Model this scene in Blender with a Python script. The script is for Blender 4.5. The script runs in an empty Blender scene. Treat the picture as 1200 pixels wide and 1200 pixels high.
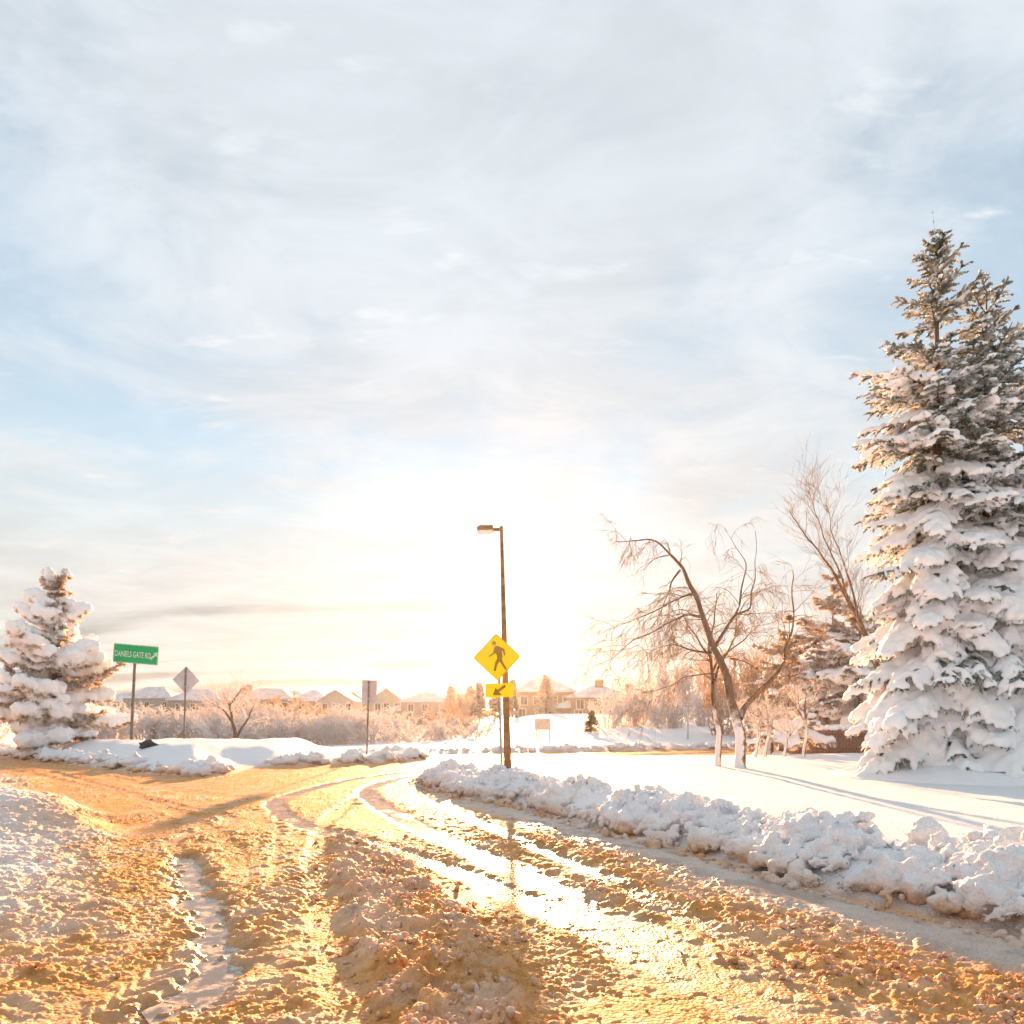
import bpy, bmesh, math, random
import numpy as np
from mathutils import Vector, Matrix

scene = bpy.context.scene
C = scene.collection
R = math.radians

# ------------------------------------------------------------------ camera
CAM_H = 1.6
FPX = 850.0            # focal length in pixels of the 1200 px photograph
HOR = 838.0            # row of the horizon in the photograph
cam_d = bpy.data.cameras.new('camera')
cam = bpy.data.objects.new('camera', cam_d)
C.objects.link(cam)
cam.location = (0, 0, CAM_H)
cam.rotation_euler = (R(90), 0, 0)
cam_d.sensor_width = 36.0
cam_d.lens = 36.0 * FPX / 1200.0
cam_d.shift_y = (HOR - 600.0) / 1200.0
cam_d.clip_start = 0.05
cam_d.clip_end = 5000
scene.camera = cam

# ------------------------------------------------------------------ light
SUN_EL = R(9.8)
SUN_AZ = R(-0.8)       # measured from +Y towards +X
SUN_DIR = Vector((math.sin(SUN_AZ) * math.cos(SUN_EL), math.cos(SUN_AZ) * math.cos(SUN_EL), math.sin(SUN_EL)))
sl = bpy.data.lights.new('sun', 'SUN')
sl.energy = 5.0
sl.angle = R(1.0)
sl.color = (1.0, 0.50, 0.23)
sun = bpy.data.objects.new('sun', sl)
C.objects.link(sun)
sun.location = (0, 20, 40)
sun.rotation_euler = SUN_DIR.to_track_quat('Z', 'Y').to_euler()

scene.view_settings.view_transform = 'Standard'
scene.view_settings.look = 'None'
scene.view_settings.gamma = 1
scene.view_settings.use_curve_mapping = False
scene.view_settings.exposure = 2.12
scene.cycles.max_bounces = 8
scene.cycles.diffuse_bounces = 4
scene.cycles.glossy_bounces = 3
scene.cycles.transmission_bounces = 4
scene.cycles.transparent_max_bounces = 6
scene.cycles.volume_bounces = 0
scene.cycles.sample_clamp_direct = 12
scene.cycles.sample_clamp_indirect = 4
scene.cycles.use_denoising = True

# ------------------------------------------------------------------ node helpers
class NT:
    def __init__(self, tree):
        self.t = tree
        self.n = tree.nodes
        self.l = tree.links
    def node(self, typ, **kw):
        nd = self.n.new(typ)
        for k, v in kw.items():
            setattr(nd, k, v)
        return nd
    def link(self, a, b):
        self.l.new(a, b)
    def val(self, inp, v):
        if hasattr(v, 'is_output') or isinstance(v, bpy.types.NodeSocket):
            self.l.new(v, inp)
        else:
            inp.default_value = v
    def math(self, op, a, b=0.0, clamp=False):
        nd = self.node('ShaderNodeMath', operation=op, use_clamp=clamp)
        self.val(nd.inputs[0], a)
        self.val(nd.inputs[1], b)
        return nd.outputs[0]
    def vmath(self, op, a, b=(0, 0, 0)):
        nd = self.node('ShaderNodeVectorMath', operation=op)
        self.val(nd.inputs[0], a)
        self.val(nd.inputs[1], b)
        return nd.outputs['Value'] if op in ('DOT_PRODUCT', 'LENGTH') else nd.outputs[0]
    def mix(self, f, a, b):
        nd = self.node('ShaderNodeMix', data_type='RGBA')
        self.val(nd.inputs[0], f)
        self.val(nd.inputs[6], a)
        self.val(nd.inputs[7], b)
        return nd.outputs[2]
    def ramp(self, f, lo, hi, a=0.0, b=1.0, smooth=True):
        nd = self.node('ShaderNodeMapRange', interpolation_type='SMOOTHSTEP' if smooth else 'LINEAR')
        self.val(nd.inputs[0], f)
        for i, v in enumerate((lo, hi, a, b)):
            self.val(nd.inputs[i + 1], v)
        return nd.outputs[0]
    def noise(self, vec, scale, detail=4, rough=0.5, dist=0.0):
        nd = self.node('ShaderNodeTexNoise')
        if vec is not None:
            self.link(vec, nd.inputs['Vector'])
        nd.inputs['Scale'].default_value = scale
        nd.inputs['Detail'].default_value = detail
        nd.inputs['Roughness'].default_value = rough
        nd.inputs['Distortion'].default_value = dist
        return nd.outputs['Fac']
    def attr(self, name):
        nd = self.node('ShaderNodeAttribute', attribute_name=name)
        return nd.outputs['Fac']

# ------------------------------------------------------------------ world: hazy winter sky with thin high cloud
w = bpy.data.worlds.new('World')
scene.world = w
w.use_nodes = True
W = NT(w.node_tree)
W.n.clear()
SKY_STRENGTH = 0.1
out = W.node('ShaderNodeOutputWorld')
bg = W.node('ShaderNodeBackground')
bg.inputs['Strength'].default_value = SKY_STRENGTH
W.link(bg.outputs[0], out.inputs['Surface'])
sky = W.node('ShaderNodeTexSky', sky_type='NISHITA')
sky.sun_disc = False
sky.sun_elevation = SUN_EL
sky.sun_rotation = SUN_AZ
sky.air_density = 1.0
sky.dust_density = 0.0
sky.ozone_density = 2.0
tc = W.node('ShaderNodeTexCoord')
dirv = tc.outputs['Generated']
sep = W.node('ShaderNodeSeparateXYZ')
W.link(dirv, sep.inputs[0])
zup = W.math('MAXIMUM', sep.outputs[2], 0.0)
inv = W.math('DIVIDE', 1.0, W.math('ADD', zup, 0.16))
comb = W.node('ShaderNodeCombineXYZ')
W.link(W.math('MULTIPLY', sep.outputs[0], inv), comb.inputs[0])
W.link(W.math('MULTIPLY', sep.outputs[1], inv), comb.inputs[1])
plane = comb.outputs[0]
cosang = W.math('MAXIMUM', W.vmath('DOT_PRODUCT', dirv, tuple(SUN_DIR)), 0.0)
def mapped(loc, rot, scl):
    m = W.node('ShaderNodeMapping')
    m.inputs['Location'].default_value = loc
    m.inputs['Rotation'].default_value = rot
    m.inputs['Scale'].default_value = scl
    W.link(plane, m.inputs['Vector'])
    return m.outputs[0]
veil = W.noise(mapped((2.43, 3.31, 0), (0, 0, 0.5), (1.0, 1.0, 1)), 0.75, 7, 0.56, 0.4)
wisp = W.noise(mapped((4.1, 2.2, 0), (0, 0, -0.6), (1.0, 1.5, 1)), 2.6, 9, 0.66, 0.5)
puff = W.noise(mapped((2.7, 7.1, 0), (0, 0, 0.2), (1.0, 2.0, 1)), 5.5, 5, 0.55, 0.2)
strat = W.noise(mapped((0.35, 0.9, 0), (0, 0, 0.03), (0.45, 1.7, 1)), 1.5, 4, 0.5, 0.3)
cover = W.ramp(W.math('ADD', W.math('MULTIPLY', veil, 0.75), W.math('MULTIPLY', wisp, 0.25)), 0.38, 0.57, 0.48, 0.97)
low = W.ramp(zup, 0.12, 0.58, 1.0, 0.0)                       # cloud sheet is seen edge-on near the horizon
cover = W.math('MAXIMUM', cover, W.math('MULTIPLY', low, 0.96))
cover = W.math('ADD', cover, W.ramp(puff, 0.60, 0.75, 0.0, 0.35), clamp=True)
# light scattered by the thin cloud: forward-peaked round the sun
p4 = W.math('POWER', cosang, 5.0)
p60 = W.math('POWER', cosang, 45.0)
p600 = W.math('POWER', cosang, 500.0)
bright = W.math('ADD', W.math('MULTIPLY', p4, 0.12), 1.90)
tex = W.math('ADD', W.ramp(wisp, 0.32, 0.68, 0.92, 1.08), W.ramp(puff, 0.58, 0.78, 0.0, 0.14))
bright = W.math('MULTIPLY', bright, tex)
dark = W.math('MULTIPLY', W.ramp(strat, 0.50, 0.68, 0.0, 0.42), W.ramp(zup, 0.22, 0.08, 0.0, 1.0))
bright = W.math('MULTIPLY', bright, W.math('SUBTRACT', 1.0, dark))
ccol = W.mix(W.ramp(zup, 0.0, 0.55), (1.0, 0.945, 0.87, 1), (0.90, 0.97, 1.03, 1))
sc1 = W.vmath('MULTIPLY', ccol, (1, 1, 1))
vs = W.node('ShaderNodeVectorMath', operation='SCALE')
W.link(sc1, vs.inputs[0]); W.link(bright, vs.inputs['Scale'])
glow = W.node('ShaderNodeVectorMath', operation='SCALE')
glow.inputs[0].default_value = (1.0, 0.80, 0.50)
W.link(W.math('ADD', W.math('MULTIPLY', p60, 0.10), W.math('MULTIPLY', p600, 1.6)), glow.inputs['Scale'])
cloud = W.vmath('ADD', vs.outputs[0], glow.outputs[0])
skyc = W.node('ShaderNodeVectorMath', operation='SCALE')
W.link(W.vmath('MULTIPLY', sky.outputs[0], (1.14, 1.10, 0.94)), skyc.inputs[0]); skyc.inputs['Scale'].default_value = 0.56
W.link(W.mix(cover, skyc.outputs[0], cloud), bg.inputs['Color'])

# ------------------------------------------------------------------ materials
def mat(name):
    m = bpy.data.materials.new(name)
    m.use_nodes = True
    t = NT(m.node_tree)
    b = m.node_tree.nodes['Principled BSDF']
    return m, t, b
def geo_pos(t):
    return t.node('ShaderNodeNewGeometry').outputs['Position']
def obj_pos(t):
    return t.node('ShaderNodeTexCoord').outputs['Object']
def bump(t, b, h, strength, dist):
    nd = t.node('ShaderNodeBump')
    nd.inputs['Strength'].default_value = strength
    nd.inputs['Distance'].default_value = dist
    t.link(h, nd.inputs['Height'])
    t.link(nd.outputs[0], b.inputs['Normal'])
def simple(name, col, rough=0.6, metal=0.0, var=0.12, scale=6.0, bmp=0.0, bscale=60.0):
    m, t, b = mat(name)
    n = t.noise(obj_pos(t), scale, 5, 0.6)
    dk = tuple(c * (1 - var * 2) for c in col) + (1,)
    lt = tuple(min(1, c * (1 + var)) for c in col) + (1,)
    t.link(t.mix(t.ramp(n, 0.3, 0.7), dk, lt), b.inputs['Base Color'])
    b.inputs['Roughness'].default_value = rough
    b.inputs['Metallic'].default_value = metal
    if bmp:
        bump(t, b, t.noise(obj_pos(t), bscale, 4, 0.6), bmp, 0.01)
    return m

M = {}
# snow, with the dirt and wetness that traffic gave it, wetness also carrying the bank's painted shadow (both stored on the mesh)
def snow_like(name, dirty):
    m, t, b = mat(name)
    pos = geo_pos(t)
    fine = t.noise(pos, 55.0, 6, 0.65)
    mid = t.noise(pos, 7.0, 4, 0.55)
    if dirty:
        dirt = t.attr('dirt')
        wet = t.attr('wet')
        patch = t.noise(pos, 2.2, 5, 0.6)
        d = t.math('MULTIPLY', dirt, t.ramp(patch, 0.25, 0.7, 0.75, 1.12), clamp=True)
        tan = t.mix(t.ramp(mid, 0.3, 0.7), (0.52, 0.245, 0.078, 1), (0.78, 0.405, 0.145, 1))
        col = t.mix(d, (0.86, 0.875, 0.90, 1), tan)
        grit = t.ramp(t.noise(pos, 120.0, 3, 0.6), 0.60, 0.72, 0.0, 0.45)
        col = t.mix(t.math('MULTIPLY', grit, d), col, (0.16, 0.12, 0.085, 1))
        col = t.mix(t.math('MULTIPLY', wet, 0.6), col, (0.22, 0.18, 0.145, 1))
        t.link(col, b.inputs['Base Color'])
        wr = t.math('ADD', wet, t.math('MULTIPLY', d, t.ramp(t.noise(pos, 13.0, 4, 0.6), 0.45, 0.65, 0.0, 0.32)), clamp=True)
        t.link(t.ramp(wr, 0.0, 1.0, 0.62, 0.13, False), b.inputs['Roughness'])
        t.link(t.ramp(wet, 0.1, 0.8, 0.14, 0.34), b.inputs['Specular IOR Level'])
        b.inputs['Subsurface Weight'].default_value = 0.2
        b.inputs['Subsurface Scale'].default_value = 0.02
        b.inputs['Subsurface Radius'].default_value = (1.0, 0.72, 0.45)
        vo = t.node('ShaderNodeTexVoronoi', feature='SMOOTH_F1')
        t.link(pos, vo.inputs['Vector']); vo.inputs['Scale'].default_value = 42.0; vo.inputs['Smoothness'].default_value = 0.35
        dry = t.math('SUBTRACT', 1.0, t.math('MULTIPLY', wet, 0.8))
        h = t.math('ADD', t.math('MULTIPLY', fine, 0.7), t.math('MULTIPLY', t.math('SUBTRACT', 1.0, vo.outputs['Distance']), 0.9))
        h = t.math('ADD', t.math('MULTIPLY', h, dry), t.math('MULTIPLY', t.noise(pos, 22.0, 5, 0.6), 0.8))
        bump(t, b, h, 0.8, 0.02)
    else:
        col = t.mix(t.ramp(mid, 0.3, 0.7), (0.88, 0.895, 0.925, 1), (0.93, 0.935, 0.95, 1))
        t.link(col, b.inputs['Base Color'])
        b.inputs['Roughness'].default_value = 0.6
        b.inputs['Subsurface Weight'].default_value = 0.6
        b.inputs['Subsurface Scale'].default_value = 0.05
        b.inputs['Subsurface Radius'].default_value = (1.0, 0.85, 0.7)
        bump(t, b, fine, 0.35, 0.02)
    b.inputs['IOR'].default_value = 1.31
    return m
M['slush'] = snow_like('slushy_snow', True)
M['snow'] = snow_like('clean_snow', False)
def far_snow():
    m, t, b = mat('distant_snow')
    n = t.noise(geo_pos(t), 0.12, 5, 0.6)
    t.link(t.mix(t.ramp(n, 0.3, 0.7), (0.80, 0.82, 0.86, 1), (0.88, 0.885, 0.90, 1)), b.inputs['Base Color'])
    b.inputs['Roughness'].default_value = 0.7
    return m
M['far_snow'] = far_snow()
def roof_snow():  # patchy snow, its colour also greyed to stand for shaded slopes
    m, t, b = mat('thin_shaded_roof_snow')
    n = t.noise(geo_pos(t), 0.5, 6, 0.65)
    t.link(t.mix(t.ramp(n, 0.35, 0.65), (0.48, 0.50, 0.53, 1), (0.70, 0.72, 0.75, 1)), b.inputs['Base Color'])
    b.inputs['Roughness'].default_value = 0.8
    return m
M['roof_snow'] = roof_snow()
def water():
    m, t, b = mat('puddle_water')
    pos = geo_pos(t)
    nn = t.noise(pos, 9.0, 6, 0.65)
    t.link(t.mix(t.ramp(nn, 0.45, 0.62), (0.20, 0.17, 0.14, 1), (0.62, 0.50, 0.36, 1)), b.inputs['Base Color'])
    t.link(t.ramp(nn, 0.45, 0.66, 0.05, 0.5), b.inputs['Roughness'])
    b.inputs['IOR'].default_value = 1.33
    b.inputs['Specular IOR Level'].default_value = 0.6
    bump(t, b, t.math('ADD', t.noise(pos, 18.0, 3, 0.5), t.math('MULTIPLY', t.ramp(nn, 0.5, 0.7), 3.0)), 0.14, 0.012)
    return m
M['water'] = water()
def leafy(name, c0, c1, frost, rough=0.7, trans=0.35, tcol=(0.9, 0.6, 0.25), scale=9.0):
    """thin plant matter: diffuse, light shining through it, hoar frost on it"""
    m = bpy.data.materials.new(name)
    m.use_nodes = True
    t = NT(m.node_tree)
    b = m.node_tree.nodes['Principled BSDF']
    o = m.node_tree.nodes['Material Output']
    pos = geo_pos(t)
    n = t.noise(pos, scale, 4, 0.6)
    col = t.mix(t.ramp(n, 0.3, 0.7), c0 + (1,), c1 + (1,))
    fr = t.ramp(t.noise(pos, scale * 0.45, 5, 0.65), 0.62 - 0.34 * frost, 0.80 - 0.30 * frost, 0.0, 0.25 + 0.65 * frost)
    col = t.mix(fr, col, (0.83, 0.84, 0.86, 1))
    t.link(col, b.inputs['Base Color'])
    b.inputs['Roughness'].default_value = rough
    tr = t.node('ShaderNodeBsdfTranslucent')
    t.link(t.mix(0.5, col, tcol + (1,)), tr.inputs['Color'])
    mx = t.node('ShaderNodeMixShader')
    mx.inputs[0].default_value = trans
    t.link(b.outputs[0], mx.inputs[1]); t.link(tr.outputs[0], mx.inputs[2])
    t.link(mx.outputs[0], o.inputs['Surface'])
    return m
M['needles'] = leafy('spruce_needles', (0.04, 0.09, 0.065), (0.10, 0.17, 0.13), 0.64, trans=0.15, tcol=(0.75, 0.55, 0.25))
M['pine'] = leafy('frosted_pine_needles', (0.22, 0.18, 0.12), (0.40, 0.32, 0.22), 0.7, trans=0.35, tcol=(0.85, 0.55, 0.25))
M['frost_twig'] = leafy('hoar_frosted_twigs', (0.70, 0.65, 0.63), (0.84, 0.82, 0.83), 0.9, trans=0.5, tcol=(0.95, 0.84, 0.72), scale=2.0)
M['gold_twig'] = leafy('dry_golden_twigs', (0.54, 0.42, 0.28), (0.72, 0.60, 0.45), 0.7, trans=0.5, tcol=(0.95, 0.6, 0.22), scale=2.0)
M['dark_needles'] = leafy('dark_frosted_needles', (0.22, 0.19, 0.16), (0.40, 0.35, 0.30), 0.7, trans=0.3, tcol=(0.85, 0.55, 0.25), scale=4)
M['green_needles'] = leafy('green_conifer_needles', (0.05, 0.085, 0.04), (0.10, 0.14, 0.06), 0.15, trans=0.15)
def bark(name, c0, c1, snowy):
    m, t, b = mat(name)
    pos = obj_pos(t)
    mp = t.node('ShaderNodeMapping')
    mp.inputs['Scale'].default_value = (1, 1, 0.22)
    t.link(pos, mp.inputs[0])
    n = t.noise(mp.outputs[0], 22.0, 6, 0.65)
    col = t.mix(t.ramp(n, 0.3, 0.7), c0 + (1,), c1 + (1,))
    if snowy:                     # wind-driven snow stuck to the weather side of the trunk
        nrm = t.node('ShaderNodeNewGeometry').outputs['Normal']
        side = t.vmath('DOT_PRODUCT', nrm, (-0.72, -0.62, 0.25))
        f = t.math('ADD', side, t.math('MULTIPLY', t.math('SUBTRACT', t.noise(pos, 4.0, 6, 0.7), 0.5), 2.2))
        sp = t.node('ShaderNodeSeparateXYZ'); t.link(pos, sp.inputs[0])
        f = t.math('MULTIPLY', t.ramp(f, 0.12, 0.45, 0.0, 0.9), t.ramp(t.math('ADD', sp.outputs[2], t.math('MULTIPLY', t.math('SUBTRACT', t.noise(pos, 3.0, 5, 0.7), 0.5), 2.6)), 1.0, 1.7, 1.0, 0.0))
        col = t.mix(f, col, (0.86, 0.87, 0.89, 1))
    t.link(col, b.inputs['Base Color'])
    b.inputs['Roughness'].default_value = 0.85
    bump(t, b, n, 0.6, 0.02)
    return m
M['bark'] = bark('grey_brown_bark', (0.10, 0.065, 0.04), (0.25, 0.17, 0.11), False)
M['bark_snowy'] = bark('bark_with_stuck_snow', (0.10, 0.065, 0.04), (0.24, 0.165, 0.11), True)
M['twig'] = simple('bare_twig_bark', (0.38, 0.25, 0.13), 0.75, var=0.25)
M['steel'] = simple('galvanised_steel', (0.42, 0.42, 0.43), 0.45, 0.7, 0.15, 8)
M['post'] = simple('weathered_steel_post', (0.23, 0.20, 0.18), 0.55, 0.4, 0.2, 8)
M['sign_back'] = simple('bare_aluminium_sign_back', (0.52, 0.52, 0.56), 0.5, 0.25, 0.08, 4)
M['bronze'] = simple('bronze_painted_pole', (0.24, 0.15, 0.07), 0.4, 0.3, 0.2, 8)
M['lens'] = simple('clouded_lamp_lens', (0.75, 0.68, 0.62), 0.3)
M['yellow'] = simple('yellow_reflective_sheeting', (1.0, 0.80, 0.0), 0.7, 0, 0.03, 3)
M['yellow_edge'] = simple('yellow_sign_border', (0.72, 0.45, 0.02), 0.45, 0, 0.05)
M['sign_ink'] = simple('faded_backlit_sign_print', (0.34, 0.19, 0.015), 0.5, 0, 0.12, 14)  # faded black print, browned in colour as if lit from behind
M['green'] = simple('green_reflective_sheeting', (0.0, 0.40, 0.13), 0.4, 0, 0.05, 3)
M['white_ink'] = simple('worn_white_lettering', (0.62, 0.78, 0.66), 0.5, 0, 0.2, 20)
M['beige'] = simple('beige_sign_back', (0.62, 0.50, 0.42), 0.6, 0, 0.08)
M['rock'] = simple('dark_stone', (0.05, 0.05, 0.065), 0.7, 0, 0.3, 14, 0.5)
M['fence'] = simple('brown_fence_board', (0.27, 0.16, 0.11), 0.8, 0, 0.2, 9, 0.4)
M['glass'] = simple('dark_window_glass', (0.05, 0.06, 0.075), 0.1, 0, 0.2, 1)
M['trim'] = simple('white_trim', (0.66, 0.65, 0.63), 0.6)
M['brick'] = simple('chimney_brick', (0.30, 0.19, 0.14), 0.8, 0, 0.2, 3)
WALLS = [simple('siding_%s' % n, c, 0.75, 0, 0.07, 1.5) for n, c in (
    ('sage', (0.24, 0.28, 0.27)), ('taupe', (0.26, 0.235, 0.22)), ('sand', (0.34, 0.30, 0.24)),
    ('grey_green', (0.33, 0.36, 0.31)), ('brown', (0.27, 0.20, 0.14)), ('cream', (0.44, 0.40, 0.34)))]

# ------------------------------------------------------------------ scene helpers
def tag(o, label=None, cat=None, group=None, kind=None):
    if label: o['label'] = label
    if cat: o['category'] = cat
    if group: o['group'] = group
    if kind: o['kind'] = kind
    return o
def empty(name, loc, label, cat, group=None, rz=0.0):
    o = bpy.data.objects.new(name, None)
    o.empty_display_size = 0.3
    C.objects.link(o)
    o.location = loc
    o.rotation_euler = (0, 0, rz)
    return tag(o, label, cat, group)
def obj(name, me, material, parent=None, loc=None):
    o = bpy.data.objects.new(name, me)
    C.objects.link(o)
    if material is not None and not me.materials:
        me.materials.append(material)
    if parent is not None:
        o.parent = parent
    if loc is not None:
        o.location = loc
    return o
def mesh_np(name, V, F, smooth=True):
    """V (n,3); F (m,3) or (m,4)"""
    me = bpy.data.meshes.new(name)
    V = np.asarray(V, dtype=np.float32); F = np.asarray(F, dtype=np.int32)
    k = F.shape[1]
    me.vertices.add(len(V)); me.vertices.foreach_set('co', V.ravel())
    me.loops.add(F.size); me.loops.foreach_set('vertex_index', F.ravel())
    me.polygons.add(len(F))
    me.polygons.foreach_set('loop_start', np.arange(0, F.size, k, dtype=np.int32))
    me.polygons.foreach_set('loop_total', np.full(len(F), k, dtype=np.int32))
    me.polygons.foreach_set('use_smooth', np.full(len(F), smooth, dtype=bool))
    me.update(calc_edges=True)
    return me
def mesh_bm(name, bm, smooth=False):
    me = bpy.data.meshes.new(name)
    bmesh.ops.recalc_face_normals(bm, faces=bm.faces)
    bm.to_mesh(me); bm.free()
    if smooth:
        me.polygons.foreach_set('use_smooth', np.full(len(me.polygons), True, dtype=bool))
    return me
def box_mesh(name, x0, x1, y0, y1, z0, z1, bevel=0.0):
    bm = bmesh.new()
    add_box(bm, x0, x1, y0, y1, z0, z1)
    if bevel:
        bmesh.ops.bevel(bm, geom=bm.edges[:], offset=bevel, segments=2, affect='EDGES')
    return mesh_bm(name, bm)
def add_box(bm, x0, x1, y0, y1, z0, z1):
    v = [bm.verts.new(p) for p in ((x0, y0, z0), (x1, y0, z0), (x1, y1, z0), (x0, y1, z0), (x0, y0, z1), (x1, y0, z1), (x1, y1, z1), (x0, y1, z1))]
    for f in ((0, 3, 2, 1), (4, 5, 6, 7), (0, 1, 5, 4), (1, 2, 6, 5), (2, 3, 7, 6), (3, 0, 4, 7)):
        bm.faces.new([v[i] for i in f])
def prism_mesh(name, pts, y0, y1):
    """polygon pts in the xz plane extruded from y0 to y1"""
    bm = bmesh.new()
    a = [bm.verts.new((x, y0, z)) for x, z in pts]
    b = [bm.verts.new((x, y1, z)) for x, z in pts]
    f0 = bm.faces.new(a); f1 = bm.faces.new(list(reversed(b)))
    bm.normal_update()
    n = len(pts)
    for i in range(n):
        bm.faces.new((a[(i + 1) % n], a[i], b[i], b[(i + 1) % n]))
    bmesh.ops.triangulate(bm, faces=[f0, f1])
    return mesh_bm(name, bm)
def round_poly(pts, r, seg=4):
    out = []
    n = len(pts)
    for i in range(n):
        p = Vector(pts[i]); a = Vector(pts[i - 1]); b = Vector(pts[(i + 1) % n])
        da = (a - p).normalized() * r; db = (b - p).normalized() * r
        for k in range(seg + 1):
            u = k / seg
            q = (p + da) * (1 - u) ** 2 + p * 2 * u * (1 - u) + (p + db) * u ** 2
            out.append((q.x, q.y))
    return out
def gpt(px, py, h=0.0):
    """ground point (height h) seen at pixel px, py of the photograph"""
    Y = (CAM_H - h) * FPX / (py - HOR)
    return ((px - 600.0) / FPX * Y, Y)
def at(px, py, Y):
    """the point at distance Y along the view axis seen at pixel px, py"""
    return np.array(((px - 600.0) / FPX * Y, Y, CAM_H - (py - HOR) / FPX * Y))

# ------------------------------------------------------------------ noise
def _hash(ix, iy, iz, seed):
    h = (ix.astype(np.int64) * 374761393 + iy.astype(np.int64) * 668265263 + iz.astype(np.int64) * 2147483647 + seed * 974634777) & 0xFFFFFFFF
    h = ((h ^ (h >> 13)) * 1274126177) & 0xFFFFFFFF
    h = ((h ^ (h >> 16)) * 2246822519) & 0xFFFFFFFF
    return ((h ^ (h >> 15)) & 0xFFFFFF) / float(0xFFFFFF)
def vnoise2(x, y, seed=0):
    ix = np.floor(x); iy = np.floor(y)
    fx = x - ix; fy = y - iy
    fx = fx * fx * fx * (fx * (fx * 6 - 15) + 10); fy = fy * fy * fy * (fy * (fy * 6 - 15) + 10)
    z = np.zeros(1)
    a = _hash(ix, iy, z, seed); b = _hash(ix + 1, iy, z, seed)
    c = _hash(ix, iy + 1, z, seed); d = _hash(ix + 1, iy + 1, z, seed)
    return (a + (b - a) * fx) * (1 - fy) + (c + (d - c) * fx) * fy
def fbm2(x, y, seed=0, oct=4, gain=0.5):
    s = 0.0; a = 1.0; t = 0.0
    for i in range(oct):
        s = s + a * vnoise2(x * 2 ** i + 17.3 * i, y * 2 ** i - 9.1 * i, seed + i)
        t += a; a *= gain
    return s / t
def vnoise3(p, seed=0):
    i = np.floor(p); f = p - i
    f = f * f * (3 - 2 * f)
    r = 0.0
    for dx in (0, 1):
        for dy in (0, 1):
            for dz in (0, 1):
                wgt = (f[:, 0] if dx else 1 - f[:, 0]) * (f[:, 1] if dy else 1 - f[:, 1]) * (f[:, 2] if dz else 1 - f[:, 2])
                r = r + wgt * _hash(i[:, 0] + dx, i[:, 1] + dy, i[:, 2] + dz, seed)
    return r
def lumps(x, y, cell, seed, keep=1.0):
    """rounded clods: the highest of the domes scattered one to a cell; 0..~0.5 cell"""
    wx = x + cell * 0.5 * (vnoise2(x / cell * 1.7, y / cell * 1.7, seed + 71) - 0.5)
    wy = y + cell * 0.5 * (vnoise2(x / cell * 1.7, y / cell * 1.7, seed + 72) - 0.5)
    gx = wx / cell; gy = wy / cell
    ix = np.floor(gx); iy = np.floor(gy)
    best = np.zeros_like(x)
    z = np.zeros(1)
    for dx in (-1, 0, 1):
        for dy in (-1, 0, 1):
            cx = ix + dx; cy = iy + dy
            ox = _hash(cx, cy, z, seed); oy = _hash(cx, cy, z, seed + 1)
            rr = 0.28 + 0.42 * _hash(cx, cy, z, seed + 2)
            on = _hash(cx, cy, z, seed + 3) < keep
            d2 = ((gx - cx - ox) ** 2 + (gy - cy - oy) ** 2) / (rr * rr)
            best = np.maximum(best, np.where(on, np.sqrt(np.maximum(0.0, 1 - d2)) * rr, 0))
    return best * cell
def sstep(a, b, x):
    t = np.clip((x - a) / (b - a), 0, 1)
    return t * t * (3 - 2 * t)
def seg_dist(x, y, pts):
    """distance to a polyline and the running parameter of the nearest point (0..1)"""
    best = np.full(x.shape, 1e9); par = np.zeros(x.shape)
    n = len(pts) - 1
    for i in range(n):
        ax, ay = pts[i]; bx, by = pts[i + 1]
        dx, dy = bx - ax, by - ay
        t = np.clip(((x - ax) * dx + (y - ay) * dy) / (dx * dx + dy * dy + 1e-12), 0, 1)
        d = np.hypot(x - ax - t * dx, y - ay - t * dy)
        par = np.where(d < best, (i + t) / n, par)
        best = np.minimum(best, d)
    return best, par
def poly_sd(x, y, pts):
    """signed distance to a polygon, positive inside"""
    inside = np.zeros(x.shape, dtype=bool)
    n = len(pts)
    for i in range(n):
        ax, ay = pts[i]; bx, by = pts[(i + 1) % n]
        if ay == by:
            continue
        c = ((ay > y) != (by > y)) & (x < (bx - ax) * (y - ay) / (by - ay) + ax)
        inside ^= c
    d, _ = seg_dist(x, y, list(pts) + [pts[0]])
    return np.where(inside, d, -d)
def smooth_line(pts, n=6):
    """Catmull-Rom through the points"""
    P = [np.array(p, dtype=float) for p in pts]
    P = [2 * P[0] - P[1]] + P + [2 * P[-1] - P[-2]]
    out = []
    for i in range(1, len(P) - 2):
        a, b, c, d = P[i - 1:i + 3]
        for k in range(n):
            u = k / n
            out.append(0.5 * (2 * b + (c - a) * u + (2 * a - 5 * b + 4 * c - d) * u * u + (3 * b - a - 3 * c + d) * u ** 3))
    out.append(P[-2])
    return [tuple(q) for q in out]

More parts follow.
